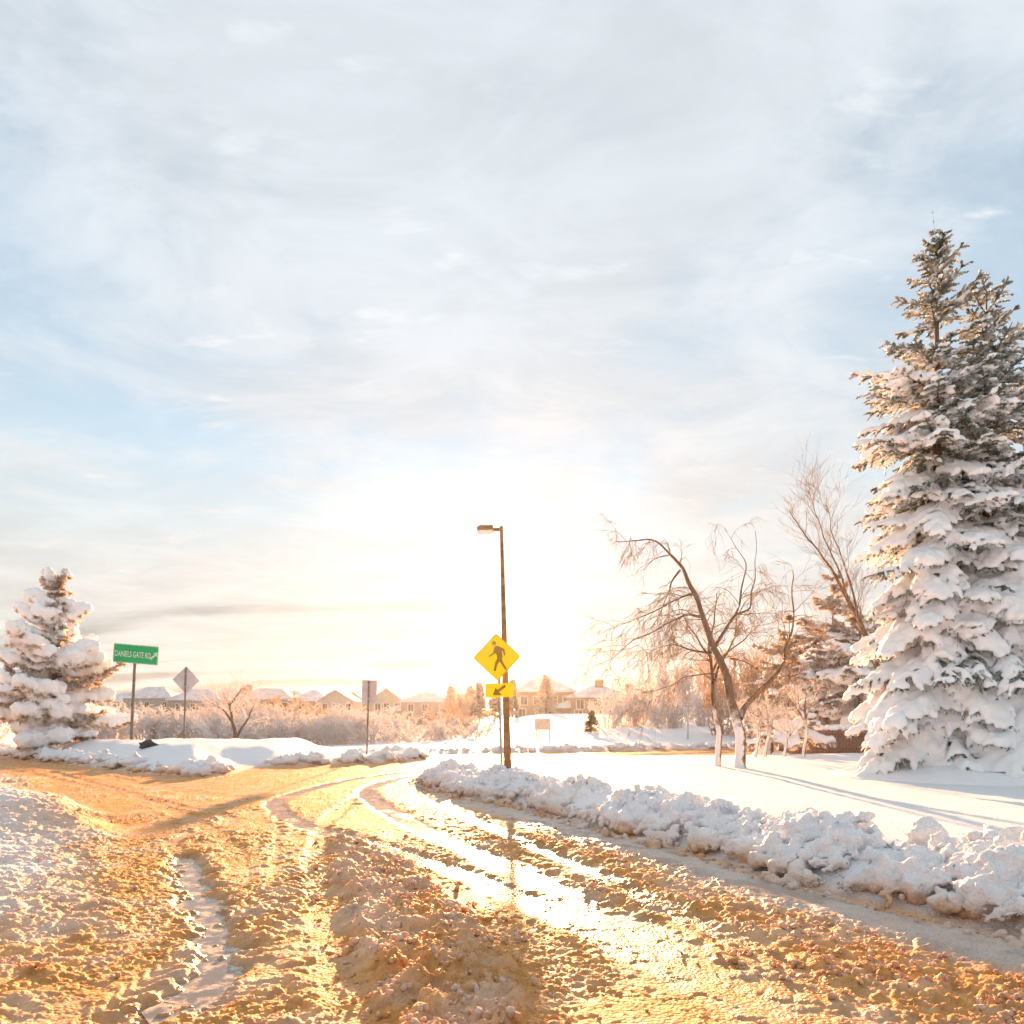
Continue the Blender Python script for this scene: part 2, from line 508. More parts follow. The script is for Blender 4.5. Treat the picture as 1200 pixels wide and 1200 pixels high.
# ================================================================== THE GROUND
LAWN = smooth_line([(7.2, -2.0), (5.3, 2.0), (3.5, 5.0), (2.45, 7.1), (1.95, 8.4), (1.15, 9.9), (0.0, 12.5), (-1.3, 14.3), (-2.2, 16.4), (-2.45, 18.0), (-1.9, 19.7), (0.0, 22.4), (2.9, 24.4), (6.4, 25.8), (12, 27.3), (20, 29.0), (60, 35.0)], 4) + [(60, -2.0)]
FARSIDE = smooth_line([(-60, 58), (-40, 43), (-28, 34), (-18, 26.2), (-12, 21.3), (-8.4, 18.6), (-7.5, 19.0), (-7.6, 20.6), (-7.6, 22.2), (-5.6, 23.4), (-3.7, 24.7), (-3.0, 26.4), (-3.2, 28.6), (0, 30.6), (5, 32), (12, 34.3), (22, 37), (60, 46)], 4) + [(70, 90), (-70, 90)]
VERGE = smooth_line([(-60, 46), (-30, 29), (-14, 19.6), (-9.6, 14.6), (-6.7, 11.2), (-5.0, 8.9), (-3.8, 6.9), (-3.1, 5.4), (-2.75, 4.0), (-2.7, 1.0), (-2.7, -3)], 4) + [(-60, -3)]
BERM = [gpt(*p) for p in ((385, 982), (432, 984), (500, 1022), (570, 1080), (620, 1140), (660, 1205), (700, 1330))] + [gpt(470, 1330), gpt(430, 1200), gpt(408, 1120), gpt(390, 1060), gpt(382, 1010)]
TRACKS = [  # wheel tracks: centre line, width (m), depth, wetness
    ([gpt(*p) for p in ((500, 902), (420, 912), (352, 928), (322, 942), (345, 962), (420, 985), (520, 1016), (620, 1056), (760, 1125), (900, 1200), (1100, 1320))], 0.34, 0.045, 0.95),
    ([gpt(*p) for p in ((560, 897), (500, 906), (440, 920), (432, 932), (460, 952), (525, 985), (600, 1018), (690, 1062), (810, 1120), (960, 1195), (1150, 1300))], 0.40, 0.05, 1.0),
    ([gpt(*p) for p in ((520, 912), (490, 924), (508, 940), (570, 968), (650, 1004), (740, 1046), (850, 1100), (1010, 1180), (1200, 1280))], 0.28, 0.035, 0.9),
    ([gpt(*p) for p in ((60, 905), (180, 938), (270, 960), (205, 985), (222, 1010), (240, 1060), (258, 1110), (232, 1165), (150, 1190), (20, 1200))], 0.20, 0.03, 0.25),
    ([gpt(*p) for p in ((430, 925), (385, 960), (372, 1000), (376, 1060), (392, 1120), (415, 1200), (440, 1300))], 0.22, 0.05, 0.08),
    ([gpt(*p) for p in ((330, 950), (322, 1000), (318, 1060), (318, 1130), (320, 1300))], 0.10, 0.015, 0.05),
    ([gpt(*p) for p in ((0, 893), (90, 905), (200, 925), (330, 938), (470, 932))], 0.4, 0.03, 0.15),
    ([gpt(*p) for p in ((0, 900), (100, 922), (190, 946), (262, 985), (280, 1050), (285, 1200))], 0.25, 0.02, 0.1),
    ([gpt(*p) for p in ((480, 889), (600, 890), (750, 885), (900, 880))], 0.8, 0.03, 0.9),
    ([gpt(*p) for p in ((560, 896), (660, 890), (800, 883), (950, 879))], 0.5, 0.03, 0.6),
]
TRACKS = [(smooth_line(a, 4), b, c, d) for a, b, c, d in TRACKS]

PUD = smooth_line([gpt(*p) for p in ((214, 1004), (226, 1035), (240, 1065), (256, 1110), (245, 1145), (222, 1172), (170, 1186))], 5)
def ridged(x, y, seed, oct=4):
    s = 0.0; a = 1.0; t = 0.0
    for i in range(oct):
        n = 1 - np.abs(2 * vnoise2(x * 2 ** i + 3.1 * i, y * 2 ** i - 5.7 * i, seed + i) - 1)
        s = s + a * n * n; t += a; a *= 0.55
    return s / t
def far_height(x, y):
    """lie of the land beyond the road"""
    slope = sstep(-6, 3, x - 0.02 * y) * sstep(36, 62, y) * 1.0
    slope += sstep(60, 140, y) * sstep(-40, 10, x) * 0.5
    basin = -0.5 * sstep(30, 44, y) * sstep(-2, -12, x) * sstep(120, 70, y)
    roll = (fbm2(x * 0.03, y * 0.03, 5, 3) - 0.5) * 1.2 * sstep(34, 80, y)
    return slope + basin + roll

def ground_height(x, y):
    """height, dirt, wetness, region (0 road, 1 lawn, 2 far side, 3 verge)"""
    lawn = poly_sd(x, y, LAWN); far = poly_sd(x, y, FARSIDE); verge = poly_sd(x, y, VERGE)
    wob = (fbm2(x * 1.1, y * 1.1, 11, 3) - 0.5) * 0.5
    region = np.where(lawn > 0, 1, np.where(far > 0, 2, np.where(verge > 0, 3, 0)))
    off = np.maximum(np.maximum(lawn, far), verge)              # >0 off the road
    # --- road slush
    big = fbm2(x * 0.55, y * 0.55, 21, 4)
    rough = 0.25 + 0.75 * sstep(0.35, 0.65, fbm2(x * 0.8, y * 0.8, 33, 3))
    band = sstep(0.2, 0.5, -lawn) * sstep(2.3, 1.2, -lawn) * sstep(14, 9, y)   # crumbly belt beside the bank
    l0 = lumps(x, y, 0.036, 6, 0.8); l1 = lumps(x, y, 0.06, 1, 0.75); l2 = lumps(x, y, 0.13, 2, 0.6); l3 = lumps(x, y, 0.27, 3, 0.7)
    slush = (l0 * 0.46 + l1 * 0.26 + l2 * 0.05) * rough + (big - 0.5) * 0.02 + ridged(x * 13, y * 20, 8, 3) * 0.020 * rough
    slush += band * (l2 * 0.36 + l1 * 0.35)
    # tyre-tread chatter on the beaten track in the middle
    tread = sstep(0.5, 0.0, np.abs(x + 1.9 + 0.02 * y)) * sstep(10.5, 8, y)
    slush += tread * 0.012 * np.sin(y * 42 + 5 * vnoise2(x * 6, y * 2, 4) + 3 * np.sin(x * 25))
    h = slush
    wet = 0.14 * sstep(0.5, 0.75, fbm2(x * 0.7 + 5, y * 0.7, 44, 4))
    # --- berm of ploughed slush down the middle
    b = poly_sd(x, y, BERM) + (fbm2(x * 3.5, y * 3.5, 55, 3) - 0.5) * 0.22
    bm_ = sstep(0.0, 0.20, b)
    h = h * (1 - 0.3 * bm_) + bm_ * (0.03 + l3 * 0.22 + l2 * 0.45 + l1 * 0.6 + l0 * 0.5 + 0.02 * ridged(x * 6, y * 8, 18))
    # --- wheel tracks
    for line, wd, dp, wt in TRACKS:
        near = (x > min(p[0] for p in line) - 1) & (x < max(p[0] for p in line) + 1) & (y > min(p[1] for p in line) - 1) & (y < max(p[1] for p in line) + 1)
        d = np.full(x.shape, 9.0)
        if near.any():
            d[near] = seg_dist(x[near], y[near], line)[0]
        d = d + (fbm2(x * 4, y * 4, 66, 2) - 0.5) * 0.10
        k = sstep(wd * 0.75, wd * 0.35, d) * (0.35 + 0.65 * sstep(4.4, 7.6, y + (big - 0.5) * 4))
        brk = 0.55 + 0.45 * sstep(0.32, 0.5, fbm2(x * 2.3, y * 1.2, 67, 3))
        h = h * (1 - 0.88 * k * brk * (0.35 + 0.65 * wt)) - dp * 0.3 * k
        h = h + 0.006 * np.exp(-((d - wd * 0.85) / 0.12) ** 2) * (0.3 + l2 / 0.05)
        wet = np.maximum(wet, wt * k * brk)
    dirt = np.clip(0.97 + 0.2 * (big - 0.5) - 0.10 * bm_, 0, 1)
    # --- verge on the left: trampled snow rising from the kerb
    v = verge + wob
    vt = sstep(-0.9, 1.2, v)
    vh = 0.03 + 0.24 * sstep(0.0, 2.6, v) + l3 * 0.10 + l2 * 0.26 + l1 * 0.36 + l0 * 0.4 + 0.03 * ridged(x * 5, y * 8, 14)
    vh = vh + 0.40 * np.exp(-(((x + 7.4) / 1.9) ** 2 + ((y - 10.4) / 1.5) ** 2)) + 0.10 * (fbm2(x * 1.4, y * 1.4, 77, 4) - 0.5)
    keep = sstep(0.10, 0.6, vt) * (1 - 0.8 * sstep(0.02, 0.5, wet))
    h = h * (1 - keep) + vh * keep
    dirt = dirt * (1 - 0.92 * sstep(-0.3, 1.5, v + wob) * sstep(3.4, 6.4, y + wob * 2))
    # --- lawn on the right, smooth deep snow
    lt = sstep(0.1, 0.9, lawn)
    foot = lumps(x, y, 0.22, 9, 0.35) * 0.14 * sstep(2.6, 0.9, lawn)
    lh = 0.30 + 0.07 * (fbm2(x * 0.35, y * 0.35, 88, 4) - 0.5) + foot + 0.03 * fbm2(x * 2.2, y * 3.4, 12, 4)
    lh = lh * sstep(0, 0.6, lawn + 0.2) * (1 - 0.55 * sstep(22.5, 26, y) * sstep(3.0, 0.5, lawn))
    h = h * (1 - lt) + lh * lt
    dirt = dirt * (1 - sstep(-0.1, 0.5, lawn)) + 0.0
    # flattened road edge, its colour greyed to paint the bank's shadow
    bank_shade = sstep(0.95, 0.3, -lawn) * (lawn < 0) * sstep(16, 12, y)
    h = h * (1 - 0.3 * bank_shade)
    dirt = np.where(lawn < 0, dirt * (1 - 0.55 * bank_shade), dirt)
    wet = np.where(lawn < 0, np.maximum(wet, bank_shade * (0.45 + 0.5 * sstep(0.4, 0.62, fbm2(x * 2.5, y * 2.5, 61, 4)))), wet * (1 - lt))  # bank's shadow painted in through the wet darkening
    # --- far side
    ft = sstep(0.0, 0.8, far)
    plate = sstep(-7.0, -8.6, x) * sstep(0.3, 2.6, far) * sstep(33, 28, y)
    fh = 0.16 + (0.52 + 0.25 * (fbm2(x * 0.9, y * 0.9, 98, 4) - 0.5)) * plate + l2 * 0.12 * sstep(2.5, 0.5, far) + 0.16 * (fbm2(x * 0.5, y * 0.5, 99, 4) - 0.5) + far_height(x, y)
    h = h * (1 - ft) + fh * ft
    dirt = dirt * (1 - sstep(-0.2, 0.6, far))
    wet = wet * (1 - ft)
    wet = wet * (1 - 0.9 * sstep(-0.2, 0.8, v))
    pd, pt = seg_dist(x, y, PUD)
    pk = sstep(0.30, 0.03, pd + (fbm2(x * 5, y * 5, 13, 4) - 0.5) * 0.30)
    h = h * (1 - pk) + pk * (-0.062 + 0.10 * np.maximum(0, fbm2(x * 7, y * 7, 19, 4) - 0.45) + l1 * 0.5)
    wet = np.maximum(wet, 0.8 * pk)
    return h, np.clip(dirt, 0, 1), np.clip(wet, 0, 1), region

def grow(a, b, r):
    n = int(math.log(b / a) / r) + 1
    return list(a * np.exp(np.linspace(0, math.log(b / a), n)))
rows = np.array(grow(2.6, 13.0, 0.0031) + grow(13.0, 60.0, 0.0085)[1:])
inner = np.linspace(-0.78, 0.78, 880)
t_col = np.concatenate([np.linspace(-1.6, -0.78, 60)[:-1], inner, np.linspace(0.78, 1.6, 60)[1:]])
GX = t_col[None, :] * (rows[:, None] + 0.6)
GY = np.repeat(rows[:, None], len(t_col), 1)
GH, GD, GW, GR = ground_height(GX.ravel(), GY.ravel())
nr, nc = GX.shape
idx = np.arange(nr * nc).reshape(nr, nc)
quads = np.stack([idx[:-1, :-1], idx[:-1, 1:], idx[1:, 1:], idx[1:, :-1]], -1).reshape(-1, 4)
freg = GR[quads].max(1)
# the far edge dips below the land sheet so that the two meet without a seam
GV = np.stack([GX.ravel(), GY.ravel(), GH], 1)
def coarse(ids, k=3):
    """even snow needs fewer faces: merge k x k blocks that lie wholly inside the region"""
    m = np.isin(freg, ids).reshape(nr - 1, nc - 1)
    a, b = (nr - 1) // k, (nc - 1) // k
    full = m[:a * k, :b * k].reshape(a, k, b, k).all((1, 3))
    rest = m.copy()
    rest[:a * k, :b * k] &= ~np.repeat(np.repeat(full, k, 0), k, 1)
    r, c = np.nonzero(full)
    big = np.stack([idx[r * k, c * k], idx[r * k, c * k + k], idx[r * k + k, c * k + k], idx[r * k + k, c * k]], 1)
    return np.concatenate([quads[rest.ravel()], big])
def region_mesh(name, ids):
    F = coarse(ids) if ids[0] in (1, 2) else quads[np.isin(freg, ids)]
    used, invx = np.unique(F.ravel(), return_inverse=True)
    me = mesh_np(name, GV[used], invx.reshape(-1, 4))
    for nm, arr in (('dirt', GD), ('wet', GW)):
        a = me.attributes.new(nm, 'FLOAT', 'POINT')
        a.data.foreach_set('value', arr[used].astype(np.float32))
    return me
for name, ids, lab, cat in (
        ('road', [0], 'slush-covered road with wet wheel tracks lit gold by the low sun', 'road'),
        ('snow_lawn', [1], 'smooth snow-covered lawn behind the ploughed bank', 'lawn'),
        ('far_snow_ground', [2], 'snowy ground across the junction behind the far road edge', 'snow ground'),
        ('trampled_verge', [3], 'trampled snow verge beside the road corner', 'verge')):
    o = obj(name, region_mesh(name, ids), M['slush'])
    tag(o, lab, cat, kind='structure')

def land_sheet():
    g = np.concatenate([-np.array(grow(40, 900, 0.09))[::-1], np.linspace(-38, 38, 39), np.array(grow(40, 900, 0.09))])
    ys = np.concatenate([-np.array(grow(6, 900, 0.3))[::-1], [-3, 0, 2.6, 10, 20, 30, 40], np.array(grow(44, 900, 0.06))])
    X, Y = np.meshgrid(g, ys)
    H = far_height(X.ravel(), Y.ravel()) + 0.10
    dip = ((Y.ravel() > 1.5) & (Y.ravel() < 54) & (np.abs(X.ravel()) < 1.6 * (Y.ravel() + 0.6) - 1.0))
    H = np.where(dip, H - 0.9, H)
    n, m = X.shape
    i = np.arange(n * m).reshape(n, m)
    F = np.stack([i[:-1, :-1], i[:-1, 1:], i[1:, 1:], i[1:, :-1]], -1).reshape(-1, 4)
    return mesh_np('ground', np.stack([X.ravel(), Y.ravel(), H], 1), F)
tag(obj('ground', land_sheet(), M['far_snow']), 'open snow-covered land running out to the horizon', 'ground', kind='structure')

def zground(x, y):
    return float(ground_height(np.array([float(x)]), np.array([float(y)]))[0][0])

# puddle lying in the rut on the left
def puddle_mesh(line, wid, z):
    V = []; F = []
    n = len(line)
    for i, (x, y) in enumerate(line):
        x0, y0 = line[max(i - 1, 0)]; x1, y1 = line[min(i + 1, n - 1)]
        d = math.hypot(x1 - x0, y1 - y0); nx, ny = -(y1 - y0) / d, (x1 - x0) / d
        ww = wid[0] + (wid[1] - wid[0]) * math.sin(math.pi * i / (n - 1)) ** 0.6
        for s in (-1, 0, 1):
            V.append((x + nx * ww * s, y + ny * ww * s, z))
    for i in range(n - 1):
        for s in (0, 1):
            F.append((3 * i + s, 3 * i + s + 1, 3 * i + s + 4, 3 * i + s + 3))
    return mesh_np('puddle', V, F)
tag(obj('puddle', puddle_mesh(PUD, (0.10, 0.26), -0.032), M['water']), 'meltwater puddle lying in the rut beside the trampled verge', 'puddle', kind='structure')

# ------------------------------------------------------------------ clods: voxel-merged snow
def ico(sub):
    bm = bmesh.new()
    bmesh.ops.create_icosphere(bm, subdivisions=sub, radius=1.0)
    V = np.array([v.co for v in bm.verts]); F = np.array([[v.index for v in f.verts] for f in bm.faces])
    bm.free()
    return V, F
ICO1 = ico(1); ICO2 = ico(2)
def ellipsoids(cen, axes, T=ICO1):
    """cen (n,3); axes (n,3,3) rows = scaled axis vectors"""
    V, F = T
    P = np.einsum('vk,nkj->nvj', V, axes) + cen[:, None, :]
    n = len(cen)
    FF = F[None] + (np.arange(n) * len(V))[:, None, None]
    return P.reshape(-1, 3), FF.reshape(-1, 3)
def random_axes(rng, n, r, sx=(0.8, 1.3), sz=(0.7, 1.1)):
    q = rng.normal(size=(n, 4)); q /= np.linalg.norm(q, axis=1)[:, None]
    a, b, c, d = q.T
    Rm = np.stack([np.stack([1 - 2 * (c * c + d * d), 2 * (b * c - a * d), 2 * (b * d + a * c)], -1),
                   np.stack([2 * (b * c + a * d), 1 - 2 * (b * b + d * d), 2 * (c * d - a * b)], -1),
                   np.stack([2 * (b * d - a * c), 2 * (c * d + a * b), 1 - 2 * (b * b + c * c)], -1)], 1)
    s = np.stack([rng.uniform(*sx, n), rng.uniform(*sx, n), rng.uniform(*sz, n)], 1) * np.asarray(r)[:, None]
    return Rm * s[:, :, None]
def remesh(V, F, voxel, noise=(), smooth_it=1, name='snow', ratio=1.0):
    me = mesh_np('tmp', V, F)
    o = bpy.data.objects.new('tmp', me)
    C.objects.link(o)
    md = o.modifiers.new('r', 'REMESH'); md.mode = 'VOXEL'; md.voxel_size = voxel; md.use_smooth_shade = True
    if smooth_it:
        sm = o.modifiers.new('s', 'SMOOTH'); sm.factor = 0.5; sm.iterations = smooth_it
    dg = bpy.context.evaluated_depsgraph_get()
    dg.update()
    ev = o.evaluated_get(dg)
    m2 = ev.to_mesh()
    n = len(m2.vertices)
    co = np.empty(n * 3, np.float32); m2.vertices.foreach_get('co', co)
    nr_ = np.empty(n * 3, np.float32); m2.vertices.foreach_get('normal', nr_)
    L = np.empty(len(m2.loops), np.int32); m2.loops.foreach_get('vertex_index', L)
    tot = np.empty(len(m2.polygons), np.int32); m2.polygons.foreach_get('loop_total', tot)
    ev.to_mesh_clear()
    bpy.data.objects.remove(o); bpy.data.meshes.remove(me)
    co = co.reshape(-1, 3); nr_ = nr_.reshape(-1, 3)
    for k, (sc, amp) in enumerate(noise):
        co = co + nr_ * ((vnoise3(co * sc, 31 + k) - 0.5) * 2 * amp)[:, None]
    assert (tot == 4).all()
    res = mesh_np(name, co, L.reshape(-1, 4))
    if ratio < 1.0:                                     # thin out faces where the snow is even
        o = bpy.data.objects.new('tmp', res)
        C.objects.link(o)
        md = o.modifiers.new('d', 'DECIMATE'); md.ratio = ratio
        dg = bpy.context.evaluated_depsgraph_get(); dg.update()
        m3 = bpy.data.meshes.new_from_object(o.evaluated_get(dg))
        bpy.data.objects.remove(o); bpy.data.meshes.remove(res)
        m3.name = name
        m3.polygons.foreach_set('use_smooth', np.full(len(m3.polygons), True, dtype=bool))
        return m3
    return res
def paint(me, dirt, wet):
    for nm, arr in (('dirt', dirt), ('wet', wet)):
        a = me.attributes.new(nm, 'FLOAT', 'POINT')
        a.data.foreach_set('value', np.clip(arr, 0, 1).astype(np.float32))
def verts_of(me):
    co = np.empty(len(me.vertices) * 3, np.float32); me.vertices.foreach_get('co', co)
    return co.reshape(-1, 3)

def bank(name, line, height, width, voxel, seed, per_m, label, cat='snow bank', base=0.0, dirt_k=0.5):
    """ploughed bank: line = its roadside foot; the bank lies to the right of the walking direction"""
    rng = np.random.default_rng(seed)
    L = np.array(line)
    seg = np.hypot(*np.diff(L, axis=0).T); cum = np.concatenate([[0], np.cumsum(seg)])
    tot = cum[-1]
    def sample(s):
        i = np.clip(np.searchsorted(cum, s) - 1, 0, len(seg) - 1)
        t = (s - cum[i]) / seg[i]
        p = L[i] + (L[i + 1] - L[i]) * t[:, None]
        d = (L[i + 1] - L[i]) / seg[i][:, None]
        return p, np.stack([d[:, 1], -d[:, 0]], 1)
    cs, rs = [], []
    def put(n, u_rng, z_fn, r_rng):
        s = rng.uniform(0, tot, n)
        p, nn = sample(s)
        hh = height(s / tot) * (0.52 + 0.82 * vnoise2(s * 1.5, s * 0 + seed, seed))
        u = rng.uniform(*u_rng, n)
        r = rng.uniform(*r_rng, n) * (hh / hh.mean()) ** 0.5
        q = p + nn * (u * width)[:, None]
        z = z_fn(u, hh, r)
        cs.append(np.column_stack([q, z + base])); rs.append(r)
    prof = lambda u: np.sin(np.clip(u * 1.15 + 0.08, 0, 1) * math.pi * 0.5 + 0.0) * np.where(u > 0.62, 1 - (u - 0.62) * 1.3, 1)
    k = width
    put(int(tot * per_m * 0.5), (0.38, 0.95), lambda u, h, r: prof(u) * h * 0.62 - r * 0.55, (0.17 * k, 0.25 * k))       # core
    put(int(tot * per_m * 1.2), (0.12, 0.95), lambda u, h, r: prof(u) * h * rng.uniform(0.65, 1.0, len(u)) - r * 0.35, (0.05 * k, 0.14 * k))      # blocks
    put(int(tot * per_m * 3.4), (0.04, 0.9), lambda u, h, r: prof(u) * h * rng.uniform(0.75, 1.04, len(u)) - r * 0.1, (0.02 * k, 0.055 * k))
    put(int(tot * per_m * 3.5), (-0.12, 0.55), lambda u, h, r: np.maximum(prof(np.maximum(u, 0)) * h * 0.9 * (u > 0), 0.0) + r * 0.3, (0.012 * k, 0.032 * k))
    cen = np.concatenate(cs); r = np.concatenate(rs)
    V, F = ellipsoids(cen, random_axes(rng, len(cen), r))
    V = V.copy(); V[:, 2] = np.maximum(V[:, 2], base - 0.08)
    me = remesh(V, F, voxel, ((7.0 / k, 0.035 * k), (20.0 / k, 0.024 * k), (46 / k, 0.013 * k)), 1, name, 0.40)
    co = verts_of(me)
    foot = sstep(0.30, 0.02, (co[:, 2] - base) / 1.0)
    n = vnoise3(co * 2.5, 5)
    paint(me, dirt_k * foot * (0.4 + 0.9 * n) + 0.05 * n, 0.25 * foot * dirt_k)
    return tag(obj(name, me, M['slush']), label, cat, kind='structure')

near_line = smooth_line([(6.6, -0.6), (5.4, 1.9), (3.6, 5.0), (2.55, 7.1), (2.05, 8.4), (1.25, 9.9), (0.1, 12.5), (-1.2, 14.3), (-2.1, 16.3), (-2.3, 17.6)], 6)[::-1]
bank('snow_bank', near_line[::-1], lambda u: 0.70 - 0.30 * u, 1.45, 0.018, 3, 30, 'long ploughed bank of clean snow clods between road and lawn', dirt_k=0.75)
fl = smooth_line([(-30, 36), (-18, 26.1), (-12, 21.2), (-8.4, 18.5), (-7.6, 18.9), (-7.5, 20.4)], 6)
bank('island_snow_bank', fl[::-1], lambda u: 0.36 + 0.12 * np.sin(u * 3.1), 1.1, 0.045, 5, 11, 'ploughed snow ridge edging the corner under the green sign', dirt_k=0.9)
fl = smooth_line([(-7.7, 22.4), (-5.6, 23.3), (-3.7, 24.6), (-3.0, 26.2), (-3.2, 27.4)], 6)
bank('corner_snow_bank', fl[::-1], lambda u: 0.38 + 0.0 * u, 1.1, 0.045, 6, 11, 'low ploughed snow ridge in front of the grey rectangular sign', dirt_k=0.6)
fl = smooth_line([(-9, 25.5), (-6, 26.6), (-4, 28.8), (0, 30.7), (5, 32.1), (12, 34.4), (22, 37.2), (40, 41)], 6)
bank('far_snow_bank', fl[::-1], lambda u: 0.30 + 0.0 * u, 1.0, 0.055, 7, 8, 'far snow ridge along the other side of the cross road', dirt_k=0.4)

# single blocks thrown up on the bank
def clod(px, py, Y, r, seed, label, tall=1.0):
    rng = np.random.default_rng(seed)
    n = 34
    d = rng.normal(size=(n, 3)); d /= np.linalg.norm(d, axis=1)[:, None]
    cen = d * r * np.array((0.55, 0.5, 0.62 * tall)) * rng.uniform(0.3, 1.0, n)[:, None]
    cen[:, :2] *= (1.25 - 0.5 * (cen[:, 2:3] / (r * 0.62 * tall) * 0.5 + 0.5))
    V, F = ellipsoids(cen, random_axes(rng, n, rng.uniform(0.18, 0.46, n) * r))
    me = remesh(V, F, r * 0.075, ((3.2 / r, 0.06 * r), (8 / r, 0.03 * r), (20 / r, 0.014 * r)), 1, 'snow_block')
    co = verts_of(me)
    paint(me, 0.05 + 0.1 * sstep(0, -r, co[:, 2]), 0 * co[:, 2])
    o = obj('snow_block', me, M['slush'])
    p = at(px, py, Y)
    o.location = p
    o.rotation_euler = (0, 0, rng.uniform(0, 6))
    return tag(o, label, 'snow block', 'loose blocks on the snow bank')
clod(596, 919, 13.9, 0.36, 1, 'upright pale snow block right in front of the lamp post foot', 1.25)
clod(527, 913, 15.6, 0.26, 2, 'rounded snow block at the tip of the bank left of the lamp post')
clod(773, 941, 11.2, 0.34, 3, 'tall ragged snow peak standing up in the middle of the bank', 1.2)
clod(832, 958, 10.0, 0.27, 4, 'second snow peak just right of the tallest ragged one')
clod(716, 962, 10.9, 0.22, 5, 'squarish snow block fallen low on the roadside face of the bank')
clod(640, 950, 12.3, 0.24, 6, 'blocky snow lump on the bank below the far beige board', 0.8)
clod(575, 940, 13.4, 0.18, 7, 'small snow ball on the bank just left of the upright block')
clod(1010, 985, 8.0, 0.24, 8, 'broad snow lump topping the bank below the big spruce', 0.9)
clod(1085, 975, 7.2, 0.22, 9, 'jagged snow lump on the bank crest nearest the picture edge', 1.0)
clod(1060, 1050, 6.4, 0.13, 10, 'small loose snow lump at the foot of the near bank')
clod(925, 965, 9.2, 0.22, 11, 'flat-topped snow lump on the bank between spruce and bare trees', 0.8)

# crumbs of slush thrown about on the road: too many to count
def crumbs(n, seed):
    rng = np.random.default_rng(seed)
    cen = []; rad = []
    while sum(len(c) for c in cen) < n:
        k = 6000
        y = 3.0 + 11 * rng.uniform(0, 1, k) ** 1.8
        x = rng.uniform(-0.8, 0.8, k) * (y + 0.5)
        ln = -poly_sd(x, y, LAWN); bd = poly_sd(x, y, BERM); vg = poly_sd(x, y, VERGE)
        p = 0.02 + 0.9 * sstep(0.25, 0.6, ln) * sstep(2.4, 1.5, ln) * sstep(13, 8, y) * sstep(0.38, 0.62, fbm2(x * 1.8, y * 1.8, 3, 3)) + 0.35 * (bd > -0.15) + 0.06 * sstep(-0.6, 0.4, vg)
        h, dd, wt, rg = ground_height(x, y)
        p *= (1 - sstep(0.2, 0.5, wt)) * (rg != 1) * (ln > 0.1)
        ok = rng.uniform(0, 1, k) < p
        r = (0.007 + 0.026 * rng.uniform(0, 1, k) ** 2.5) * (1 + 0.2 * (bd > 0))
        cen.append(np.column_stack([x, y, h + r * 0.25])[ok]); rad.append(r[ok])
    cen = np.concatenate(cen)[:n]; rad = np.concatenate(rad)[:n]
    cen = np.repeat(cen, 3, 0) + rng.normal(size=(n * 3, 3)) * np.repeat(rad, 3)[:, None] * np.array((0.8, 0.8, 0.3))
    rad = np.repeat(rad, 3) * rng.uniform(0.5, 1.0, n * 3); n = n * 3
    V, F = ellipsoids(cen, random_axes(rng, n, rad, (0.8, 1.4), (0.6, 0.95)))
    V = V + (np.stack([vnoise3(V * 45, s) for s in (1, 2, 3)], 1) - 0.5) * 0.022
    me = mesh_np('slush_crumbs', V, F)
    paint(me, np.repeat(0.65 + 0.3 * rng.uniform(0, 1, n), len(ICO1[0])), np.zeros(len(V)))
    return me
tag(obj('slush_crumbs', crumbs(1500, 4), M['slush']), 'loose crumbs of tan slush scattered over the road', 'slush', kind='stuff')

# ================================================================== TREES
def norm_rows(a):
    return a / (np.linalg.norm(a, axis=1)[:, None] + 1e-9)
def frames(d):
    up = np.where(np.abs(d[:, 2:3]) > 0.95, np.array([[1.0, 0, 0]]), np.array([[0, 0, 1.0]]))
    s = norm_rows(np.cross(d, up)); u = np.cross(s, d)
    return s, u
def needle_mesh(name, A, B, rad, per, seed, wid=0.016, core=0.35):
    """bottle-brush shoots: a thin core and `per` pointed needle tufts each"""
    rng = np.random.default_rng(seed)
    n = len(A)
    d = B - A; ln = np.linalg.norm(d, axis=1); d = norm_rows(d)
    s, u = frames(d)
    ph = rng.uniform(0, 2 * math.pi, (n, per)); t = rng.uniform(0.0, 1.02, (n, per))
    out = np.cos(ph)[..., None] * s[:, None] + np.sin(ph)[..., None] * u[:, None]
    base = A[:, None] + d[:, None] * (t * ln[:, None])[..., None]
    nl = rad[:, None] * rng.uniform(0.7, 1.35, (n, per))
    tip = base + (out * 0.8 + d[:, None] * rng.uniform(0.5, 1.0, (n, per))[..., None]) * nl[..., None]
    side = np.cross(out.reshape(-1, 3), np.repeat(d, per, 0)).reshape(n, per, 3)
    hw = wid * rng.uniform(0.7, 1.2, (n, per))[..., None]
    V = np.stack([base - side * hw, base + side * hw, tip], 2).reshape(-1, 3)
    F = np.arange(len(V)).reshape(-1, 3)
    # core
    cv = []
    for k in range(2):
        o = (s * (1 - 2 * k) + u * 0.6) * (rad * core)[:, None]
        cv.append(A + o * 0.9); cv.append(B + o * 0.3)
    CV = np.stack(cv, 1).reshape(-1, 3)
    q = np.array([[0, 2, 3], [0, 3, 1]])
    CF = (q[None] + (np.arange(n) * 4)[:, None, None]).reshape(-1, 3) + len(V)
    return mesh_np(name, np.concatenate([V, CV]), np.concatenate([F, CF]), smooth=False)
